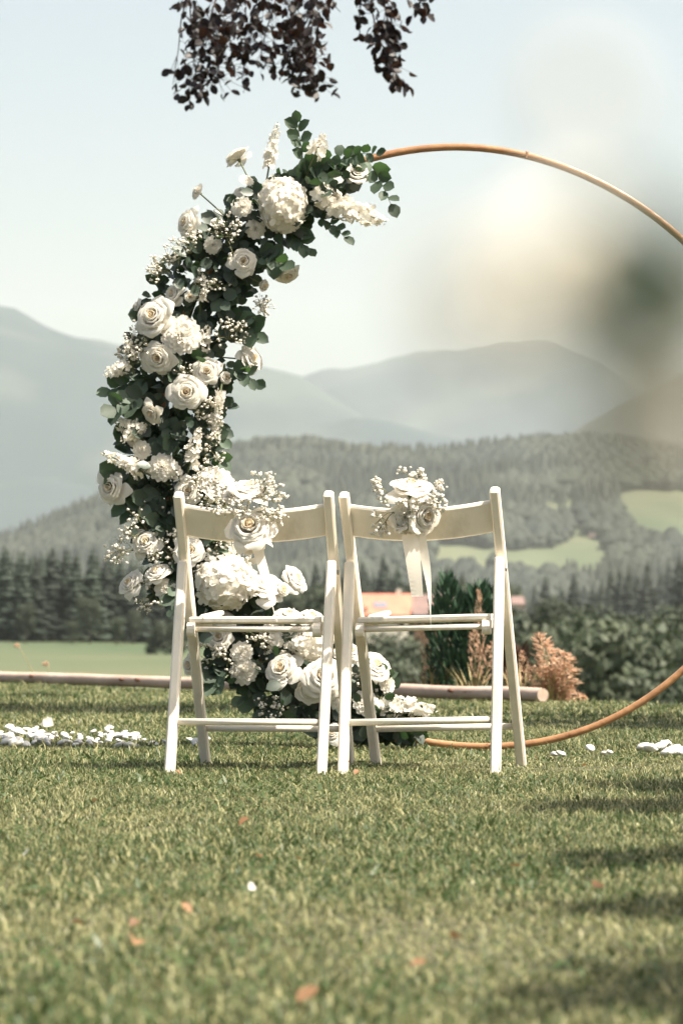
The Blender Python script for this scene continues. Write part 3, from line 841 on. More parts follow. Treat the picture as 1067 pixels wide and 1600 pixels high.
def spike(rng, a, b, wid, m_floret=0, taper=.75):
    """stock / delphinium spike from a (base) to b (tip)"""
    a = Vector(a); b = Vector(b); mb = MB(); ax = b - a; d = ax.normalized()
    mb.tube([a - d * .09 + Vector((0, .03, 0)), a, (a + b) / 2, b], [.003, .003, .0025, .0012], 5, 2)
    n = max(9, int(ax.length / wid * 9))
    for i in range(n):
        t = (i + rng.random()) / n
        w_ = wid * (1 - taper * t ** 2.4)
        s = d.orthogonal().normalized(); s.rotate(Quaternion(d, i * 2.4 + rng.uniform(-.6, .6)))
        c = a + ax * t + s * w_ * rng.uniform(.35, .75)
        fd = (s + d * .3 + Vector((rng.gauss(0, .35), rng.gauss(0, .35), rng.gauss(0, .35)))).normalized(); e1 = fd.orthogonal().normalized(); e2 = fd.cross(e1)
        R_ = w_ * rng.uniform(.40, .62)
        for lay in (0, 1):
            nq = 5 if lay == 0 else 3
            for q in range(nq):
                an = 2 * PI * q / nq + rng.uniform(-.3, .3); dr = e1 * math.cos(an) + e2 * math.sin(an); tg = fd.cross(dr)
                rr = R_ * (1 if lay == 0 else .6); up = fd * rr * (rng.uniform(.05, .45) + .35 * lay)
                mb.add([c + fd * rr * .1 * lay, c + dr * rr * .5 + tg * rr * .42 + up * .7, c + dr * rr * .95 + tg * rr * .25 + up * 1.2, c + dr * rr * 1.02 - tg * rr * .2 + up * 1.1, c + dr * rr * .5 - tg * rr * .42 + up * .6], [(0, 1, 2, 3, 4)], m_floret)
    return mb
def hydrangea(parent, loc, rx, rz, face, rng, name='hydrangea', nflo=60):
    q = Vector(face).normalized().to_track_quat('Z', 'Y')
    core = MB(); v, f = ico()
    core.add([Vector((a.x, a.y, a.z)) * .80 for a in v], f, 1)
    o = core.build(name, [M['ruffle'], M['heart'], M['stem']], parent)
    o.matrix_local = Matrix.LocRotScale(Vector(loc), q, Vector((rx, rz, min(rx, rz))))
    for i in range(nflo):
        t = (i + .5) / nflo; ph = math.acos(1 - 1.55 * t); th = i * 2.39996
        d = Vector((math.sin(ph) * math.cos(th), math.sin(ph) * math.sin(th), math.cos(ph)))
        fl = link('floret', rng.choice(FLORET), o)
        qq = (d + Vector((rng.gauss(0, .25), rng.gauss(0, .25), rng.gauss(0, .25)))).normalized().to_track_quat('Z', 'Y')
        s = rng.uniform(.21, .30)
        fl.matrix_local = Matrix.LocRotScale(d * rng.uniform(.84, .98), qq, Vector((s, s, s)))
    return o
FLORET = []
for s in range(4):
    r = random.Random(40 + s); mb = MB()
    for q in range(4):
        a = PI / 2 * q + r.uniform(-.2, .2); dr = Vector((math.cos(a), math.sin(a), 0)); tg = Vector((-dr.y, dr.x, 0)); h = r.uniform(-.05, .35)
        mb.add([Vector((0, 0, 0)), dr * .4 - tg * .45 + Vector((0, 0, h * .5)), dr * .95 - tg * .38 + Vector((0, 0, h)), dr * 1.1 + Vector((0, 0, h * .8)), dr * .95 + tg * .38 + Vector((0, 0, h * 1.1)), dr * .4 + tg * .45 + Vector((0, 0, h * .4))],
               [(0, 1, 2, 3), (0, 3, 4, 5)], 0)
    FLORET.append(mb.mesh('floret', [M['ruffle']], True))

def leaf_geo(rng, rnd=1.0):
    """unit round/ovate leaf from origin along +X, normal +Z"""
    pts = [(0, 0), (.18, .26), (.5, .44 * rnd), (.8, .32 * rnd), (1.0, 0)]
    v = []; f = []
    fold = rng.uniform(.1, .4); cup = rng.uniform(-.25, .25)
    for x, y in pts:
        z = cup * x * x
        v.append(Vector((x, -y, z + fold * y))); v.append(Vector((x, 0, z))); v.append(Vector((x, y, z + fold * y)))
    for i in range(4):
        a = i * 3
        f += [(a, a + 3, a + 4, a + 1), (a + 1, a + 4, a + 5, a + 2)]
    return v, f
_lr = random.Random(3)
LEAF = [MB().add(*leaf_geo(_lr, _lr.uniform(.85, 1.1))).mesh('eucalyptus_leaf', [M['leaf']]) for _ in range(6)]
def leaf_matrix(p, d, nrm, s):
    d = Vector(d).normalized(); nrm = Vector(nrm); y = nrm.cross(d)
    y = y.normalized() if y.length > 1e-4 else d.orthogonal().normalized(); z = d.cross(y)
    Mx = Matrix((d, y, z)).transposed().to_4x4()
    return Matrix.Translation(p) @ Mx @ Matrix.Scale(s, 4)

# ------------------------------------------------------------------ garland on the hoop
def garland():
    rng = random.Random(19)
    base = P(430, 1165, HD); base.z = 0
    t = empty('flower_garland', base, 'lush garland of white roses, hydrangeas and eucalyptus wound round one side of the hoop', 'flower garland')
    W = lambda px, py, off=0.0: P(px, py, HD - off) - base
    K = HK
    path = [(575, 268, 5), (550, 268, 9), (520, 280, 17), (485, 297, 34), (430, 325, 58), (380, 365, 66), (335, 420, 72), (298, 475, 78), (282, 535, 84), (275, 600, 88), (268, 660, 80), (262, 720, 78), (264, 780, 66), (275, 840, 62), (300, 900, 74), (350, 950, 66), (385, 1000, 74), (430, 1050, 74), (490, 1088, 66), (555, 1108, 54), (605, 1122, 36), (645, 1138, 18)]
    def along(u):
        x = u * (len(path) - 1); i = min(int(x), len(path) - 2); q = x - i
        a, b = path[i], path[i + 1]
        return lerp(a[0], b[0], q), lerp(a[1], b[1], q), lerp(a[2], b[2], q)
    # --- dense mass of foliage
    mb = MB()
    geo = [leaf_geo(rng, rng.uniform(.8, 1.05)) for _ in range(6)]
    for _ in range(2700):
        px, py, r = along(.05 + .95 * rng.random())
        a = rng.random() * 2 * PI; rr = r * rng.random() ** .62 * .95
        off = rng.gauss(0, .042)
        p = W(px + math.cos(a) * rr, py + math.sin(a) * rr * .8, off + .02)
        out = Vector((math.cos(a), rng.uniform(-1, .3), -math.sin(a) * .6 + rng.uniform(-.4, .2)))
        nrm = Vector((rng.gauss(0, .6), -1, rng.gauss(.4, .6)))
        Mx = leaf_matrix(p, out, nrm, rng.uniform(.030, .056))
        v, f = rng.choice(geo)
        mb.add([Mx @ q for q in v], f)
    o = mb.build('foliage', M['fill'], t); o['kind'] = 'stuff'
    # main stems tied to the hoop
    st = MB()
    for s in range(4):
        st.tube([W(*[c + rng.uniform(-10, 10) for c in along(i / 24)[:2]], rng.uniform(-.02, .03)) for i in range(25)], .0035, 5)
    st.build('stem', M['stem'], t)
    # --- eucalyptus sprigs (start px, end px, leaf px)
    sprigs = [((575, 250), (612, 322), 26), ((530, 250), (590, 240), 20), ((475, 262), (464, 190), 22), ((455, 285), (540, 240), 22), ((440, 300), (500, 262), 26), ((500, 275), (560, 262), 18), ((500, 340), (540, 372), 20), ((450, 360), (480, 390), 26), ((420, 330), (432, 362), 27), ((400, 400), (440, 415), 30), ((350, 430), (352, 480), 32),
              ((350, 500), (398, 524), 34), ((355, 575), (400, 598), 25), ((350, 590), (345, 640), 22), ((235, 590), (172, 612), 30), ((225, 620), (180, 640), 32), ((220, 600), (195, 660), 30), ((270, 590), (262, 560), 26), ((290, 570), (275, 585), 30), ((262, 650), (270, 690), 28), ((240, 680), (262, 720), 28), ((300, 660), (345, 690), 24), ((320, 690), (345, 722), 24),
              ((215, 760), (180, 740), 30), ((240, 760), (200, 790), 34), ((255, 770), (215, 800), 34), ((270, 800), (240, 830), 28), ((280, 900), (270, 950), 26), ((330, 840), (345, 870), 26), ((340, 920), (318, 945), 30), ((355, 960), (395, 935), 30), ((340, 1040), (330, 1068), 36), ((420, 1080), (380, 1095), 26), ((400, 1110), (440, 1120), 30), ((460, 1100), (480, 1130), 30), ((540, 1090), (560, 1140), 28), ((600, 1090), (612, 1125), 30), ((590, 1130), (625, 1150), 30), ((610, 1080), (600, 1050), 20)]
    for (a, b, lp) in sprigs:
        off = rng.uniform(.05, .11)
        A = W(a[0], a[1], off - .03); B = W(b[0], b[1], off + rng.uniform(-.02, .04))
        mid = (A + B) / 2 + Vector((0, 0, .012))
        sm = MB().tube([A, mid, B], [.0022, .0018, .001], 4)
        so = sm.build('eucalyptus_sprig', M['stem'], t)
        ax = (B - A).normalized(); n = max(4, min(9, int((B - A).length / K / 9) + 3))
        for i in range(n):
            q = (i + .6) / n; p = A.lerp(B, q) + Vector((0, 0, .012 * 4 * q * (1 - q)))
            s_ = Vector((-ax.z, 0, ax.x)) * (1 if i % 2 else -1)
            d = (s_ * .8 + ax * rng.uniform(.3, .9) + Vector((0, rng.uniform(-.6, .1), rng.uniform(-.3, .1))))
            if i == n - 1: d = ax
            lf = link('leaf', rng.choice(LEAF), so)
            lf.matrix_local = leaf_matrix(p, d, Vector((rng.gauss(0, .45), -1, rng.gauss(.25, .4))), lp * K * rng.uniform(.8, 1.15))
    # --- flowers: kind, px, py, radius px, face (x right, y away, z up), extra offset towards camera
    fl = [('rose', 370, 244, 20, (-.5, .25, .8), .03), ('carn', 307, 298, 13, (-.9, -.5, .4), .03), ('rose', 293, 348, 23, (-.8, -.6, .15), .05), ('carn', 377, 322, 16, (-.2, -1, .2), .10), ('carn', 399, 357, 15, (.1, -1, 0), .09),
          ('bud', 340, 352, 14, (0, -.6, .8), .07), ('carn', 332, 382, 14, (-.3, -1, 0), .10), ('rose', 381, 408, 20, (-.1, -1, .1), .12), ('rose', 449, 428, 19, (.3, -.6, -.7), .05), ('bud', 409, 444, 12, (.7, -.4, -.3), .06),
          ('rose', 271, 458, 17, (-.6, -.7, .3), .08), ('bud', 297, 464, 11, (0, -1, .2), .10), ('rose', 558, 269, 20, (.1, -.8, .5), .06), ('carn', 386, 280, 11, (.3, -.6, .6), .06), ('carn', 375, 298, 10, (-.2, -.7, .6), .05),
          ('rose', 215, 481, 17, (-.9, -.2, .3), .04), ('rose', 240, 494, 29, (-.45, -1, .35), .13), ('carn', 283, 522, 29, (.1, -1, .15), .14), ('rose', 247, 559, 24, (-.3, -1, -.15), .13), ('rose', 323, 580, 21, (.1, -1, .1), .12),
          ('rose', 292, 613, 26, (-.1, -1, .1), .15), ('rose', 237, 645, 17, (-.5, -.8, -.4), .12), ('rose', 393, 560, 22, (.7, -.6, .2), .05), ('bud', 351, 590, 12, (.5, -.8, 0), .08), ('carn', 221, 703, 14, (-.3, -1, -.1), .11),
          ('carn', 205, 686, 12, (-.7, -.7, -.2), .08), ('carn', 253, 730, 21, (0, -1, .1), .12), ('rose', 173, 762, 24, (-.55, -.9, .05), .10), ('rose', 292, 768, 19, (.1, -1, .1), .12), ('carn', 338, 750, 28, (.3, -.8, .5), .10),
          ('rose', 228, 848, 21, (-.3, -.9, .4), .10), ('rose', 297, 860, 23, (.1, -1, .2), .12), ('rose', 245, 895, 20, (-.3, -.6, .7), .11), ('rose', 204, 912, 21, (-.6, -.6, .4), .08), ('carn', 258, 921, 16, (-.1, -1, .1), .11),
          ('rose', 412, 918, 27, (.2, -.6, .7), .10), ('bud', 438, 923, 15, (.6, -.7, .3), .09), ('rose', 461, 905, 23, (.6, -.5, .5), .03), ('rose', 450, 962, 20, (.1, -.5, .8), .11), ('rose', 487, 965, 19, (.3, -.5, .8), .09), ('rose', 343, 966, 20, (-.1, -.6, .7), .11),
          ('rose', 342, 996, 20, (-.2, -1, .3), .11), ('carn', 377, 1019, 17, (-.1, -1, .3), .11), ('carn', 380, 1050, 20, (-.2, -1, 0), .11), ('rose', 441, 1046, 27, (-.4, -.8, .5), .14), ('rose', 506, 1058, 33, (.1, -.9, .3), .16), ('rose', 482, 1080, 19, (-.1, -1, 0), .14),
          ('rose', 586, 1041, 26, (.5, -.7, .6), .10), ('carn', 606, 1068, 16, (.7, -.7, .2), .08), ('carn', 572, 1098, 20, (.3, -.9, .3), .12), ('rose', 519, 1145, 17, (-.2, -.8, .4), .14), ('rose', 298, 1040, 18, (-.7, -.7, 0), .06), ('rose', 545, 1020, 22, (.2, -.7, .8), .10), ('carn', 528, 1090, 18, (0, -1, .1), .14),
          ('rose', 360, 870, 15, (.2, -1, .2), .06)]
    stalks = MB()
    for k, px, py, r, fc, off in fl:
        place_flower(k, W(px, py, off), r * K, fc, t, rng, npet=6 if r > 18 else 5)
        # stalk back into the garland
        A = W(px, py, off) - Vector(fc).normalized() * r * K * .3
        bx = min((along(i / 60) for i in range(61)), key=lambda q: (q[0] - px) ** 2 + (q[1] - py) ** 2)
        B = W(lerp(px, bx[0], .8), lerp(py, bx[1], .8) + 8, .0)
        stalks.tube([A, (A + B) / 2 - Vector(fc).normalized() * .012, B], [.0026, .0024, .002], 5)
    so_ = stalks.build('flower_stalk', M['stem'], t); so_['kind'] = 'stuff'
    hydrangea(t, W(442, 320, .10), 38 * K, 43 * K, (-.1, -1, .15), rng, nflo=125)
    hydrangea(t, W(352, 910, .12), 47 * K, 42 * K, (.05, -1, .45), rng, nflo=135)
    hydrangea(t, W(484, 1008, .10), 30 * K, 26 * K, (.1, -.8, .6), rng, nflo=70)
    # --- white spikes
    SP = [((420, 262), (434, 190), 13), ((490, 246), (507, 208), 17), ((495, 305), (545, 325), 25), ((540, 325), (604, 346), 20), ((515, 318), (560, 335), 24), ((312, 470), (311, 418), 15), ((312, 548), (326, 508), 15), ((215, 680), (177, 652), 17), ((222, 662), (190, 690), 15), ((296, 728), (313, 668), 15), ((225, 738), (158, 706), 15), ((250, 735), (200, 722), 12), ((198, 572), (162, 586), 14), ((333, 650), (342, 690), 11), ((345, 610), (338, 660), 10), ((205, 560), (200, 530), 13),
          ((270, 730), (282, 752), 14), ((420, 1000), (460, 1012), 20), ((420, 985), (445, 958), 16), ((395, 1040), (360, 1052), 18), ((600, 1105), (650, 1100), 22), ((635, 1110), (682, 1108), 20), ((600, 1118), (628, 1100), 17), ((500, 990), (530, 1010), 20)]
    for a, b, w_ in SP:
        o1 = rng.uniform(.07, .12)
        spike(rng, W(a[0], a[1], o1), W(b[0], b[1], o1 + .02), w_ * K).build('flower_spike', [M['ruffle'], M['ruffle'], M['stem']], t, False)
    # --- baby's breath
    GP = [(355, 372, (-.2, -1, .3), 46, 60), (300, 395, (-.8, -.4, .3), 40, 60), (265, 425, (-.9, -.3, .3), 42, 60), (330, 445, (0, -1, -.2), 34, 50), (395, 470, (.9, -.3, -.5), 34, 45), (235, 540, (-1, -.3, .3), 44, 60), (215, 555, (-.8, -.6, 0), 34, 50), (355, 530, (.8, -.6, .3), 42, 60), (290, 590, (0, -1, .1), 36, 40), (330, 640, (.5, -1, 0), 36, 50), (320, 700, (.3, -1, 0), 34, 50), (290, 820, (.1, -1, .1), 38, 50), (230, 830, (-1, -.3, .35), 52, 60), (210, 860, (-1, -.3, -.1), 50, 55), (255, 860, (-.2, -1, 0), 34, 50), (240, 930, (-.6, -.6, -.5), 36, 50), (335, 850, (.4, -.9, .4), 40, 60), (370, 880, (.5, -.8, .6), 36, 40), (350, 1030, (-.3, -1, .2), 40, 60), (400, 1010, (.2, -1, .3), 40, 60), (420, 1110, (-.2, -1, -.1), 36, 60), (315, 1010, (-.4, -.8, -.3), 34, 40), (455, 985, (.3, -.7, .6), 36, 45), (560, 1070, (.3, -.9, .4), 36, 40), (300, 760, (.4, -1, .3), 40, 40), (340, 775, (.6, -.8, .1), 36, 50)]
    for px, py, ax, L_, n in GP:
        mb = gyps(rng, int(n * 1.3), .6, L_ * 1.1 * K, ax, 2.4 * K)
        mb.build('babys_breath', [M['gyp'], M['drystem']], t, True, Matrix.Translation(W(px, py, .08)))
garland()

# ------------------------------------------------------------------ chairs
def chair(loc, rot, roll, label):
    t = empty('folding_chair', loc, label, 'chair', 'white folding chairs in front of the arch', (0, roll, -rot))
    hw = .2105
    FY, TY, ZT = .52, .115, .765
    post = lambda z: FY + (TY - FY) * z / ZT
    pm = M['paint']
    X = (1, 0, 0)
    for s in (-1, 1):
        # long back post: front foot to top of backrest, rounded head
        mb = MB().beam((s * hw, post(-.02), -.02), (s * hw, post(ZT), ZT), .027, .034, X, 0, .005)
        mb.build('back_post', pm, t, False)
        pz = .575
        py_ = post(pz) - .034
        mb = MB().beam((s * hw, -.012, -.02), (s * hw, py_ , pz), .027, .032, X, 0, .005)
        mb.build('rear_leg', pm, t, False)
        MB().tube([(s * (hw + .0125), py_ + .012, pz - .03), (s * (hw + .018), py_ + .012, pz - .03)], .007, 8).build('pivot_bolt', M['bronze'], t)
        # side rail of the seat + bracket block
        rx = s * (hw - .034)
        sl = MB().beam((rx, .13, .392), (rx, post(.41) + .10, .405), .02, .028, X, 0, .003); sl.build('seat_rail', pm, t, False)
        MB().tube([(rx - .011, .135, .385), (rx + .011, .135, .385)], .021, 14).build('seat_bracket', pm, t, False)
    # backrest: curved board bowed to the rear
    mb = MB(); n = 14; v = []; f = []
    dz = Vector((0, TY - FY, ZT)).normalized(); nrm = Vector((0, -dz.z, dz.y))
    for i in range(n + 1):
        u = 2 * i / n - 1; bow = .030 * (1 - u * u)
        for zz, tt in ((.653, -.008), (.648, -.004), (.648, .004), (.653, .008), (.728, .008), (.733, .004), (.733, -.004), (.728, -.008)):
            c = Vector((u * (hw - .010), post(zz), zz)) + nrm * (bow - .004 + tt); c.z -= .006 * (1 - u * u)
            v.append(c)
    for i in range(n):
        for k in range(8):
            k2 = (k + 1) % 8; f.append((i * 8 + k, i * 8 + k2, (i + 1) * 8 + k2, (i + 1) * 8 + k))
    f += [tuple(range(8)), tuple(reversed(range(n * 8, n * 8 + 8)))]
    mb.add(v, f); mb.build('backrest', pm, t, False)
    # seat slats, front edge rising
    ns = 7
    for i in range(ns):
        y = .150 + i * .050; z = .413 - .003 * math.sin(PI * i / (ns - 1))
        MB().beam((-hw + .026, y, z), (hw - .026, y, z), .042, .017, (0, 1, .04), 0, .004).build('seat_slat', pm, t, False)
    # raised end pieces of the seat (rounded side rails seen edge on)
    for s in (-1,):
        MB().beam((s * (hw - .05), .22, .420), (s * (hw - .05), .49, .432), .022, .014, X, 0, .004).build('seat_batten', pm, t, False)
    MB().tube([(-hw + .03, .137, .3875), (hw - .03, .137, .3875)], .0085, 10).build('seat_rod', pm, t)
    zz = .132; yy = -.012 + (post(.575) - .034 + .012) * (zz + .02) / .595
    MB().tube([(-hw + .012, yy, zz), (hw - .012, yy, zz)], .0095, 12).build('stretcher', pm, t)
    zz = .100
    MB().tube([(-hw + .012, post(zz), zz), (hw - .012, post(zz), zz)], .0095, 12).build('stretcher', pm, t)
    return t
cl = chair(((384 - CX) / F * 9.50, 9.50, 0), R(8.5), R(0), 'white wooden folding chair nearer the flower garland, a bouquet tied to its backrest')
cr = chair(((655 - CX) / F * 9.46, 9.46, .004), R(10.5), R(-1.5), 'white wooden folding chair nearer the open hoop, two ribbon tails hanging from its bouquet')

# ------------------------------------------------------------------ chair bouquets
def ribbon_geo(a, b, w0, w1, twist0, twist1, sag, n=18, rib=0.0):
    a = Vector(a); b = Vector(b); v = []; f = []
    for i in range(n + 1):
        t = i / n; p = a.lerp(b, t) + Vector(sag) * math.sin(PI * t)
        an = lerp(twist0, twist1, smooth(t)); w_ = lerp(w0, w1, t) / 2
        s = Vector((math.cos(an), math.sin(an), 0)); q = Vector((-math.sin(an), math.cos(an), 0)) * rib * (1 if i % 2 else -1)
        v += [p - s * w_ + q, p + q * .3, p + s * w_ - q * .2]
    for i in range(n):
        k = i * 3; f += [(k, k + 1, k + 4, k + 3), (k + 1, k + 2, k + 5, k + 4)]
    return v, f
def bouquet(cpx, cpy, d, roses, gy, ribbons, ruff, label, seed):
    rng = random.Random(seed)
    o = P(cpx, cpy, d); K = d / F
    t = empty('chair_bouquet', o, label, 'bouquet', 'small bouquets tied to the chair backs')
    W = lambda px, py, off=0.0: P(px, py, d - off) - o
    for (k, px, py, r, fc, off) in roses:
        place_flower(k, W(px, py, off), r * K, fc, t, rng, npet=6)
    for px, py, ax, L_, n, off in gy:
        gyps(rng, int(n * .55), .5, L_ * K, ax, 3.3 * K).build('babys_breath', [M['gyp'], M['drystem']], t, True, Matrix.Translation(W(px, py, off)))
    for (a, b, w0, w1, t0, t1, sag, rib, oa, ob) in ribbons:
        v, f = ribbon_geo(W(*a, oa), W(*b, ob), w0 * K, w1 * K, t0, t1, sag, 30 if rib else 18, rib)
        MB().add(v, f).build('ribbon', M['ribbon'], t)
    # wrapped bow loops
    for (px, py, rx, ry, off, rot) in ruff:
        v, f = petal_geo(1.0, [(.1, -.05), (.5, .12), (.85, .22), (1.05, .1)], .1, .12, .10, rng, nu=12)
        q = Vector((math.sin(rot), -.7, math.cos(rot))).normalized().to_track_quat('Z', 'Y')
        MB().add(v, f).build('bow_loop', M['ribbon'], t, True, Matrix.LocRotScale(W(px, py, off), q @ Quaternion((0, 0, 1), rng.random() * 6), Vector((rx * K, ry * K, rx * K))))
    st = MB()
    for s in range(5):
        x0 = cpx + rng.uniform(-9, 9)
        st.tube([W(x0, cpy - 4, .0), W(cpx + 12 + rng.uniform(-6, 6), cpy + 60 + rng.uniform(-6, 14), -.01)], .0022, 5)
    st.build('stem_bundle', M['stem'], t)
    # twine round the backrest board
    pts = []
    for i in range(17):
        a = 2 * PI * i / 16; pts.append(W(cpx, cpy + 12 - 30 * math.cos(a), .03 * math.sin(a) - .012))
    st = MB().tube(pts, .0018, 5); st.build('twine', M['ribbon'], t)
D1 = 9.57
bouquet(388, 800, D1, [('rose', 388, 766, 31, (.1, -.35, .95), .05), ('rose', 390, 826, 36, (-.1, -.75, .45), .075), ('carn', 396, 845, 25, (.3, -.7, -.4), .045), ('carn', 360, 772, 17, (-.5, -.5, .7), .03)],
        [(405, 790, (.8, -.4, .7), 62, 90, .05), (400, 800, (1, -.5, .1), 58, 80, .06), (398, 785, (.6, -.2, 1), 60, 70, .05), (385, 795, (0, -1, .1), 42, 60, .085), (375, 795, (-.9, -.5, .1), 50, 60, .06), (350, 782, (-.9, -.5, -.1), 44, 50, .05)],
        [((400, 850), (426, 938), 17, 19, .3, .9, (0, -.01, 0), 0.0, .055, .05), ((408, 850), (433, 972), 7, 3, .4, 2.2, (-.006, -.01, 0), 0.0, .05, .0)],
        [(412, 848, 17, 15, .05, .9), (402, 868, 15, 17, .04, 2.4)], 'rose bouquet with one wide ribbon tied to the chair nearer the garland', 8)
bouquet(640, 795, D1, [('rose', 642, 763, 33, (.1, -.4, .9), .05), ('rose', 662, 806, 30, (.6, -.7, -.1), .06), ('carn', 634, 808, 26, (-.3, -1, -.1), .065)],
        [(612, 778, (-.9, -.4, .5), 46, 80, .045), (640, 750, (-.1, -.2, 1), 34, 40, .03), (615, 800, (-.8, -.6, -.4), 50, 80, .06), (668, 770, (.9, -.4, .3), 36, 45, .05), (668, 795, (.8, -.6, .1), 38, 60, .06), (640, 788, (0, -1, 0), 30, 50, .085)],
        [((640, 832), (652, 932), 27, 19, .1, .25, (0, -.012, 0), .0014, .055, .05), ((656, 832), (673, 985), 17, 5, -.3, 1.5, (.008, -.01, 0), 0.0, .055, .02)],
        [(655, 822, 24, 20, .06, 1.0), (640, 826, 20, 18, .05, 2.2), (632, 815, 22, 18, .055, -.9)], 'rose bouquet with ruffled bow and two ribbon tails on the other chair', 9)

# ------------------------------------------------------------------ white pebbles on the lawn
def pebble_mesh(seed):
    r = random.Random(seed); v, f = ico(); mb = MB()
    me = []
    # one subdivision of the icosahedron
    vv = list(v); cache = {}; ff = []
    def mid(a, b):
        k = (min(a, b), max(a, b))
        if k not in cache: cache[k] = len(vv); vv.append(((vv[a] + vv[b]) / 2).normalized())
        return cache[k]
    for a, b, c in f:
        x, y, z = mid(a, b), mid(b, c), mid(c, a); ff += [(a, x, z), (b, y, x), (c, z, y), (x, y, z)]
    sx, sy, sz = 1, r.uniform(.55, .95), r.uniform(.28, .5)
    out = [Vector((p.x * sx, p.y * sy, p.z * sz)) * (1 + .42 * noise.noise(p * 1.5 + Vector((seed * 3.1, 0, 0)))) for p in vv]
    return mb.add(out, ff).mesh('pebble', [M['pebble']])
PEB = [pebble_mesh(s) for s in range(7)]
_qr = random.Random(15)
SPET = []
for s in range(4):
    v, f = petal_geo(.62, [(.1, 0), (.5, .05), (.9, .25), (1.1, .6)], .3, .1, .05, _qr)
    SPET.append(MB().add(v, f).mesh('fallen_petal', [M['petal']]))
def pebbles():
    r = random.Random(8)
    spots = []
    # ragged row: back half first
    for i in range(125):
        px = r.uniform(-40, 212); py = r.gauss(1156, 5.5) - (3 if px < 60 else 0) + .02 * px
        spots.append((px, min(1169, max(1142, py)), r.uniform(.010, .025)))
    for px, py, s in [(212, 1160, .024), (224, 1163, .02), (236, 1165, .022), (245, 1167, .016), (258, 1166, .015), (24, 1168, .034), (12, 1165, .03), (298, 1164, .02), (306, 1168, .032), (316, 1166, .025), (322, 1163, .02)]: spots.append((px, py, s))
    for px, py, s in spots:
        g = G(px, py)
        o = link('pebble', r.choice(PEB)); s *= .85; o.location = (g.x, g.y, r.uniform(.004, .020)); o.scale = (s,) * 3
        o.rotation_euler = (r.uniform(-.5, .5), r.uniform(-.5, .5), r.random() * 6)
        near = px > 150
        tag(o, 'smooth white pebble at the thin end of the row close to the chair leg' if near else 'smooth white pebble heaped in the thick part of the row beside the garland', 'pebble', 'white pebbles at the thin end of the row' if near else 'white pebbles in the thick part of the row')
    LP = {867: 'larger of two white pebbles lying nearest the chair leg under the hoop', 922: 'white pebble alone midway between the chair and the stone cluster by the hoop'}
    for px, py, s in [(867, 1184, .026), (877, 1185, .022), (922, 1179, .030), (946, 1183, .022), (952, 1186, .015), (1004, 1174, .03), (1018, 1171, .022), (1030, 1176, .036), (1044, 1180, .034), (1056, 1174, .03), (1066, 1180, .034), (1078, 1178, .03), (1016, 1178, .03), (1040, 1170, .03), (1092, 1176, .03), (585, 1165, .02), (596, 1168, .016), (645, 1166, .02), (655, 1163, .016)]:
        g = G(px, py)
        o = link('pebble', r.choice(PEB)); s *= .8; o.location = (g.x, g.y, r.uniform(.008, .02)); o.scale = (s,) * 3
        o.rotation_euler = (r.uniform(-.4, .4), r.uniform(-.4, .4), r.random() * 6)
        tag(o, LP.get(px, 'smooth white pebble on the grass under the open side of the hoop' if px > 700 else 'small white pebble under the foot of the flower garland'), 'pebble', None if px in LP else 'white pebbles below the open hoop' if px > 700 else 'pebbles under the garland foot')
    for px, py, s, rz, lb in [(60, 1141, .045, .5, 'upright white rose petal on the pebble row, the larger of the two'), (84, 1143, .040, 2.2, 'curled white rose petal leaning beside the larger petal on the pebbles'), (122, 1138, .022, 1, 'small white rose petal lying behind the pebble row'), (402, 1411, .013, 3, 'pale fallen petal lying alone on the open lawn'), (35, 1352, .018, 1, 'small pale petal on the grass in front of the pebbles')]:
        g = G(px, py); o = link('fallen_petal', r.choice(SPET)); o.location = (g.x, g.y, .02); o.scale = (s,) * 3; o.rotation_euler = (R(-50), r.uniform(-.3, .3), rz)
        tag(o, lb, 'petal', 'fallen rose petals on the lawn')
    dl = []
    for s in range(3):
        v, f = leaf_geo(r, .9); dl.append(MB().add([Vector((a.x, a.y, a.z * 1.8)) for a in v], f).mesh('dry_leaf', [M['dryleaf']]))
    LB = {0: 'curled orange fallen leaf in front of the first chair', 1: 'bright orange fallen leaf in front of the second chair', 2: 'dark brown fallen leaf near the tree shadows'}
    for i, (px, py, s) in enumerate([(390, 1298, .026), (793, 1376, .024), (929, 1413, .028), (210, 1499, .03), (497, 1577, .03), (152, 1266, .018), (408, 1362, .016), (460, 1360, .016), (298, 1455, .02), (216, 1467, .018), (717, 1490, .02), (282, 1225, .02), (560, 1218, .02), (545, 1205, .018), (620, 1170, .016), (130, 1475, .018), (640, 1540, .02), (840, 1200, .016), (912, 1212, .018), (700, 1185, .016)]):
        g = G(px, py); o = link('dry_leaf', dl[i % 3]); o.location = (g.x, g.y, .024); o.scale = (s,) * 3
        o.rotation_euler = (r.uniform(-.6, .6), r.uniform(-.6, .6), r.random() * 6)
        tag(o, LB.get(i, 'small rusty fallen leaf scattered on the mown grass'), 'leaf', 'fallen leaves on the lawn')
pebbles()

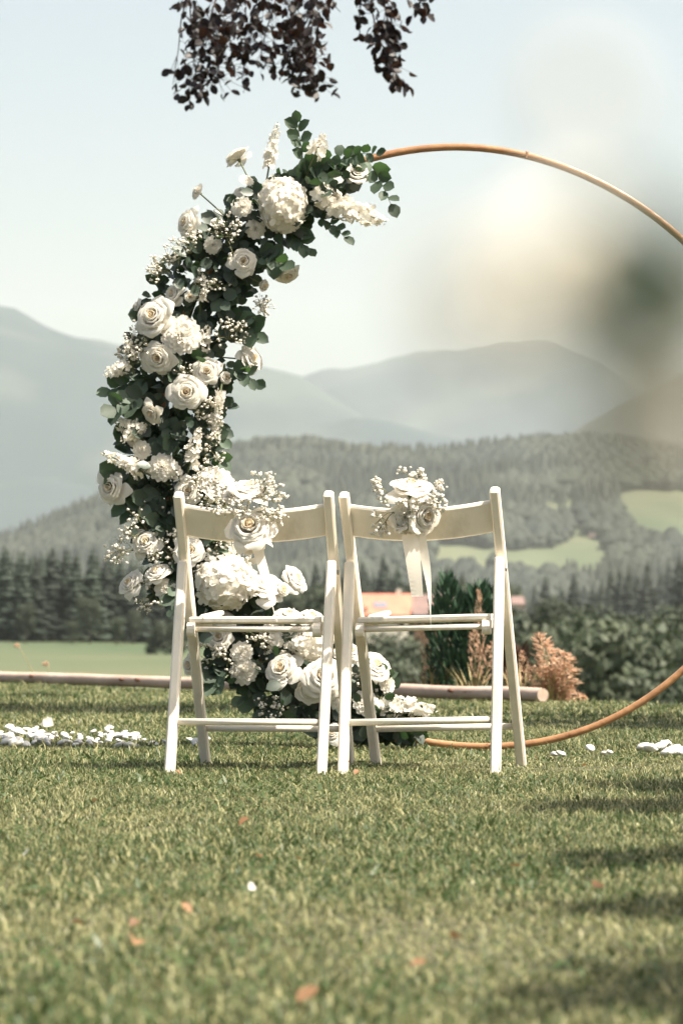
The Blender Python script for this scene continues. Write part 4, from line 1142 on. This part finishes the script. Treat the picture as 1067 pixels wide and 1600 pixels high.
# ------------------------------------------------------------------ copper beech
def beech():
    rng = random.Random(23); rs = np.random.RandomState(5)
    T0 = Vector((6.2, 12.2, 0)); T0.z = min(0, ground_z(T0.x, T0.y)) - .02
    t = empty('copper_beech', T0, 'copper beech tree whose dark purple branches hang down above the arch', 'tree')
    tk = MB(); tk.tube([(0, 0, -.3), (.05, 0, .5), (.0, .05, 2.2), (-.1, .1, 4.2), (-.2, .1, 7.2), (-.1, .1, 10)], [.42, .33, .27, .2, .13, .03], 12)
    tk.build('trunk', M['bark'], t)
    bm = MB(); clumps = []
    def limb(z0, end, r0=.09):
        a = Vector((0, 0, z0)) + Vector((-.05, .05, 0)); e = Vector(end) - T0
        m1 = a.lerp(e, .35) + Vector((0, 0, .7)); m2 = a.lerp(e, .7) + Vector((0, 0, .5))
        bm.tube([a, m1, m2, e], [r0, r0 * .7, r0 * .4, r0 * .12], 7)
    # (centre, radius, leaves): limbs seen or felt as shadow
    def sh(gx, gy, h): return Vector((gx + S.x / S.z * h, gy + S.y / S.z * h, h))
    cl = []
    for gx, gy, h, r, n in [(-1.25, 15.4, 4.6, .55, 330), (-.75, 15.5, 4.7, .4, 240), (-1.7, 15.8, 4.6, .5, 260), (-.2, 15.9, 4.8, .25, 60), (1.25, 13.3, 4.4, .5, 300), (1.7, 13.6, 4.5, .6, 300), (.85, 13.6, 4.4, .3, 90),
                            (.98, 8.65, 3.4, .22, 390), (1.25, 8.7, 3.5, .3, 600), (.72, 7.75, 3.4, .18, 300), (1.0, 7.8, 3.4, .26, 450), (.62, 6.05, 3.3, .17, 270), (.85, 6.1, 3.4, .2, 450), (.50, 5.05, 3.3, .10, 180), (.66, 5.0, 3.3, .15, 360), (.50, 3.95, 3.2, .16, 450), (.7, 4.2, 3.2, .2, 600), (.95, 5.3, 3.4, .26, 200), (1.2, 6.6, 3.4, .3, 260)]:
        cl.append((sh(gx, gy, h), r, n))
    # crown body away from the view, over the trunk
    for _ in range(70):
        c = Vector((rng.uniform(3.6, 11.5), rng.uniform(4.5, 19), rng.uniform(4.2, 10.5)))
        q = Vector(((c.x - 7) / 5.2, (c.y - 12) / 7.6, (c.z - 6.5) / 4.2))
        if q.length > 1: continue
        gx = c.x - S.x / S.z * c.z
        if gx < .105 * max(c.y, 3) + 1.0: continue
        cl.append((c, rng.uniform(.6, 1.1), 320))
    for c, r, n in cl:
        if rng.random() < .6 or r > .5: limb(rng.uniform(2.4, 5.2), c + Vector((0, 0, .1)), .05 + .03 * r)
    # hanging twigs in view at depth ~17
    HB = 17.0
    tw = MB(); vis = []
    def hang(pts, n, spread, lens=(.042, .062), end=1.0):
        Wp = [P(px, py, HB + dd) - T0 for px, py, dd in pts]
        tw.tube(Wp, [lerp(.006, .0016, i / (len(Wp) - 1)) for i in range(len(Wp))], 4)
        for _ in range(int(n * 1.75) if n > 8 else n):
            x = rng.random() * (len(Wp) - 1); i = min(int(x), len(Wp) - 2)
            p = Wp[i].lerp(Wp[i + 1], x - i) + Vector((rng.gauss(0, spread), rng.gauss(0, spread * 1.5), rng.gauss(0, spread * .8)))
            d = Vector((rng.gauss(0, .8), rng.gauss(0, .6), -rng.uniform(.2, 1.2)))
            a_ = Wp[i].lerp(Wp[i + 1], max(0, x - i - .25)); tw.tube([a_, (a_ + p) / 2 + Vector((0, 0, .006)), p], [.0017, .0013, .001], 3)
            vis.append(leaf_matrix(p, d, Vector((rng.gauss(0, 1), rng.gauss(-.5, .8), rng.gauss(.5, .8))), rng.uniform(*lens)))
    hang([(296, -20, 0), (283, 30, 0), (279, 75, 0), (270, 132, 0)], 5, .02)
    hang([(296, -20, 0), (298, 30, .1), (306, 50, .1), (302, 100, .1), (292, 156, .1)], 40, .05)
    hang([(345, -30, .1), (325, 40, .1), (312, 90, .1), (296, 150, .1)], 40, .055)
    hang([(390, -30, -.2), (360, 40, -.2), (345, 90, -.1), (335, 135, 0)], 44, .06)
    hang([(375, -30, .2), (340, 30, .2), (330, 70, .2)], 30, .05)
    hang([(425, -30, 0), (400, 30, 0), (385, 75, 0), (378, 122, .1)], 36, .055)
    hang([(440, -30, .2), (415, 50, .2), (408, 85, .2), (420, 110, .2)], 18, .045)
    hang([(470, -30, 0), (455, 30, 0), (452, 75, 0), (448, 118, 0)], 54, .06)
    hang([(510, -30, .1), (475, 40, .1), (465, 85, .1), (480, 115, .1), (498, 132, .1)], 50, .05)
    hang([(480, -30, -.2), (490, 20, -.2), (485, 60, -.2), (495, 100, -.2)], 34, .045)
    hang([(505, -30, 0), (520, 5, 0), (532, 18, 0)], 7, .03)
    hang([(566, -20, 0), (561, 30, 0), (563, 55, 0)], 5, .015)
    hang([(575, -30, 0), (582, 20, 0), (590, 55, 0), (605, 85, 0), (615, 112, 0), (632, 130, 0)], 58, .034)
    hang([(600, -30, .1), (602, 15, .1), (608, 45, .1), (614, 80, .1)], 34, .034)
    hang([(640, -30, 0), (655, 0, 0), (672, 18, 0)], 12, .03)
    # the twigs rise to a limb above the view
    for px in (300, 350, 395, 440, 480, 505, 570, 600, 640):
        a = P(px, -28, HB) - T0; b = P(px + 60, -260, HB - .3) - T0
        tw.tube([a, (a + b) / 2 + Vector((0, 0, .1)), b], [.006, .009, .013], 4)
    e0 = P(330, -250, HB - .3)
    limb(3.6, e0, .10)
    bm.build('limb', M['bark'], t); tw.build('twig', M['twig'], t)
    lg = [leaf_geo(rng, .85) for _ in range(4)]
    LM = [MB().add(*g).mesh('leaf', [M['beech']], True) for g in lg]
    rng.shuffle(vis)
    for Mx in vis[:300]:
        o = link('leaf', rng.choice(LM), t); o.matrix_local = Mx
    mb = MB()
    for Mx in vis[300:]:
        v, f = rng.choice(lg); mb.add([Mx @ q for q in v], f)
    for c, r, n in cl:
        c = c - T0
        for _ in range(int(n * 2.6)):
            d = Vector((rng.gauss(0, 1), rng.gauss(0, 1), rng.gauss(0, .45)))
            p = c + d * r * .55
            dd = Vector((rng.gauss(0, 1), rng.gauss(0, 1), rng.gauss(-.3, .5))).normalized(); s = rng.uniform(.09, .15)
            y = dd.orthogonal().normalized(); y.rotate(Quaternion(dd, rng.random() * 6))
            mb.add([p, p + dd * s * .5 + y * s * .3, p + dd * s, p + dd * s * .5 - y * s * .3], [(0, 1, 2, 3)])
    o = mb.build('foliage', M['beech'], t, False); o['kind'] = 'stuff'
beech()

# ------------------------------------------------------------------ out of focus flower spray close to the camera
def spray():
    rng = random.Random(2)
    D = .345
    root = Vector((.085, D + .02, 0))
    t = empty('flower_spray', root, 'heavily blurred spray of pale blossoms and dark leaves close to the camera', 'flower spray')
    W = lambda px, py, dd=0.0: P(px, py, D + dd) - root
    st = MB()
    top = W(1180, 420)
    st.tube([(0, 0, -.02), (.004, 0, .2), (.002, 0, .38), top, W(1060, 440)], [.0022, .002, .0017, .0013, .0009], 6)
    ends = [(905, 400), (740, 480), (890, 170), (1010, 470), (1000, 560), (1080, 620), (900, 520), (960, 480), (700, 500), (940, 780), (1040, 760)]
    for e in ends: st.tube([top, (top + W(*e)) / 2 + Vector((0, 0, .002)), W(*e)], [.0006, .0004, .00025], 4)
    st.build('stem', M['drystem'], t)
    dk = MB().add(*leaf_geo(rng, 1.0)).mesh('leaf', [M['fill']])
    for px, py, s in [(1010, 440, .013), (1060, 500, .014), (1085, 455, .013), (1015, 490, .012), (1055, 430, .012), (1090, 520, .012), (1030, 520, .010), (1000, 465, .012), (1040, 450, .014), (1080, 480, .014), (985, 500, .010), (930, 540, .008), (885, 535, .007), (960, 560, .007), (735, 510, .005), (715, 480, .004), (1000, 590, .006)]:
        o = link('leaf', dk, t)
        o.matrix_local = leaf_matrix(W(px + 60, py, rng.uniform(-.012, .012)), (-1, rng.uniform(-.3, .3), rng.uniform(-.5, .4)), (rng.gauss(0, .25), -1, rng.gauss(.1, .3)), s)
    for px, py, s in [(922, 435, .0090), (862, 470, .006), (940, 375, .006), (960, 460, .005), (740, 440, .003), (1010, 650, .003)]:
        place_flower('carn', W(px, py), s, (.55, -.75, .6), t, rng)
    for px, py, n, L_ in [(740, 475, 10, .007), (700, 510, 8, .006), (890, 165, 6, .005), (960, 470, 14, .009), (900, 520, 12, .008), (1000, 570, 16, .009), (1040, 620, 10, .008), (1030, 740, 6, .008)]:
        gyps(rng, n, .9, L_, (-.2, -1, .1), .0012).build('seed_sprig', [M['gyp'], M['reed']], t, True, Matrix.Translation(W(px, py)))
spray()

# ------------------------------------------------------------------ haze
def haze():
    mb = MB().add([(x, y, z) for z in (-45, 1250) for y in (-400, 14300) for x in (-6500, 6500)], [(0, 2, 3, 1), (4, 5, 7, 6), (0, 1, 5, 4), (2, 6, 7, 3), (0, 4, 6, 2), (1, 3, 7, 5)])
    m = bpy.data.materials.new('haze'); m.use_nodes = True; n = m.node_tree.nodes
    n.remove(n['Principled BSDF']); pv = n.new('ShaderNodeVolumePrincipled')
    pv.inputs['Color'].default_value = (.93, .985, 1.0, 1); pv.inputs['Density'].default_value = 0.54e-4; pv.inputs['Anisotropy'].default_value = .2
    pv.inputs['Density Attribute'].default_value = ''
    m.node_tree.links.new(pv.outputs[0], n['Material Output'].inputs['Volume'])
    try: m.cycles.homogeneous_volume = True
    except Exception: pass
    o = mb.build('haze', m, None, False); tag(o, 'pale summer haze filling the valley air', kind='stuff')
haze()
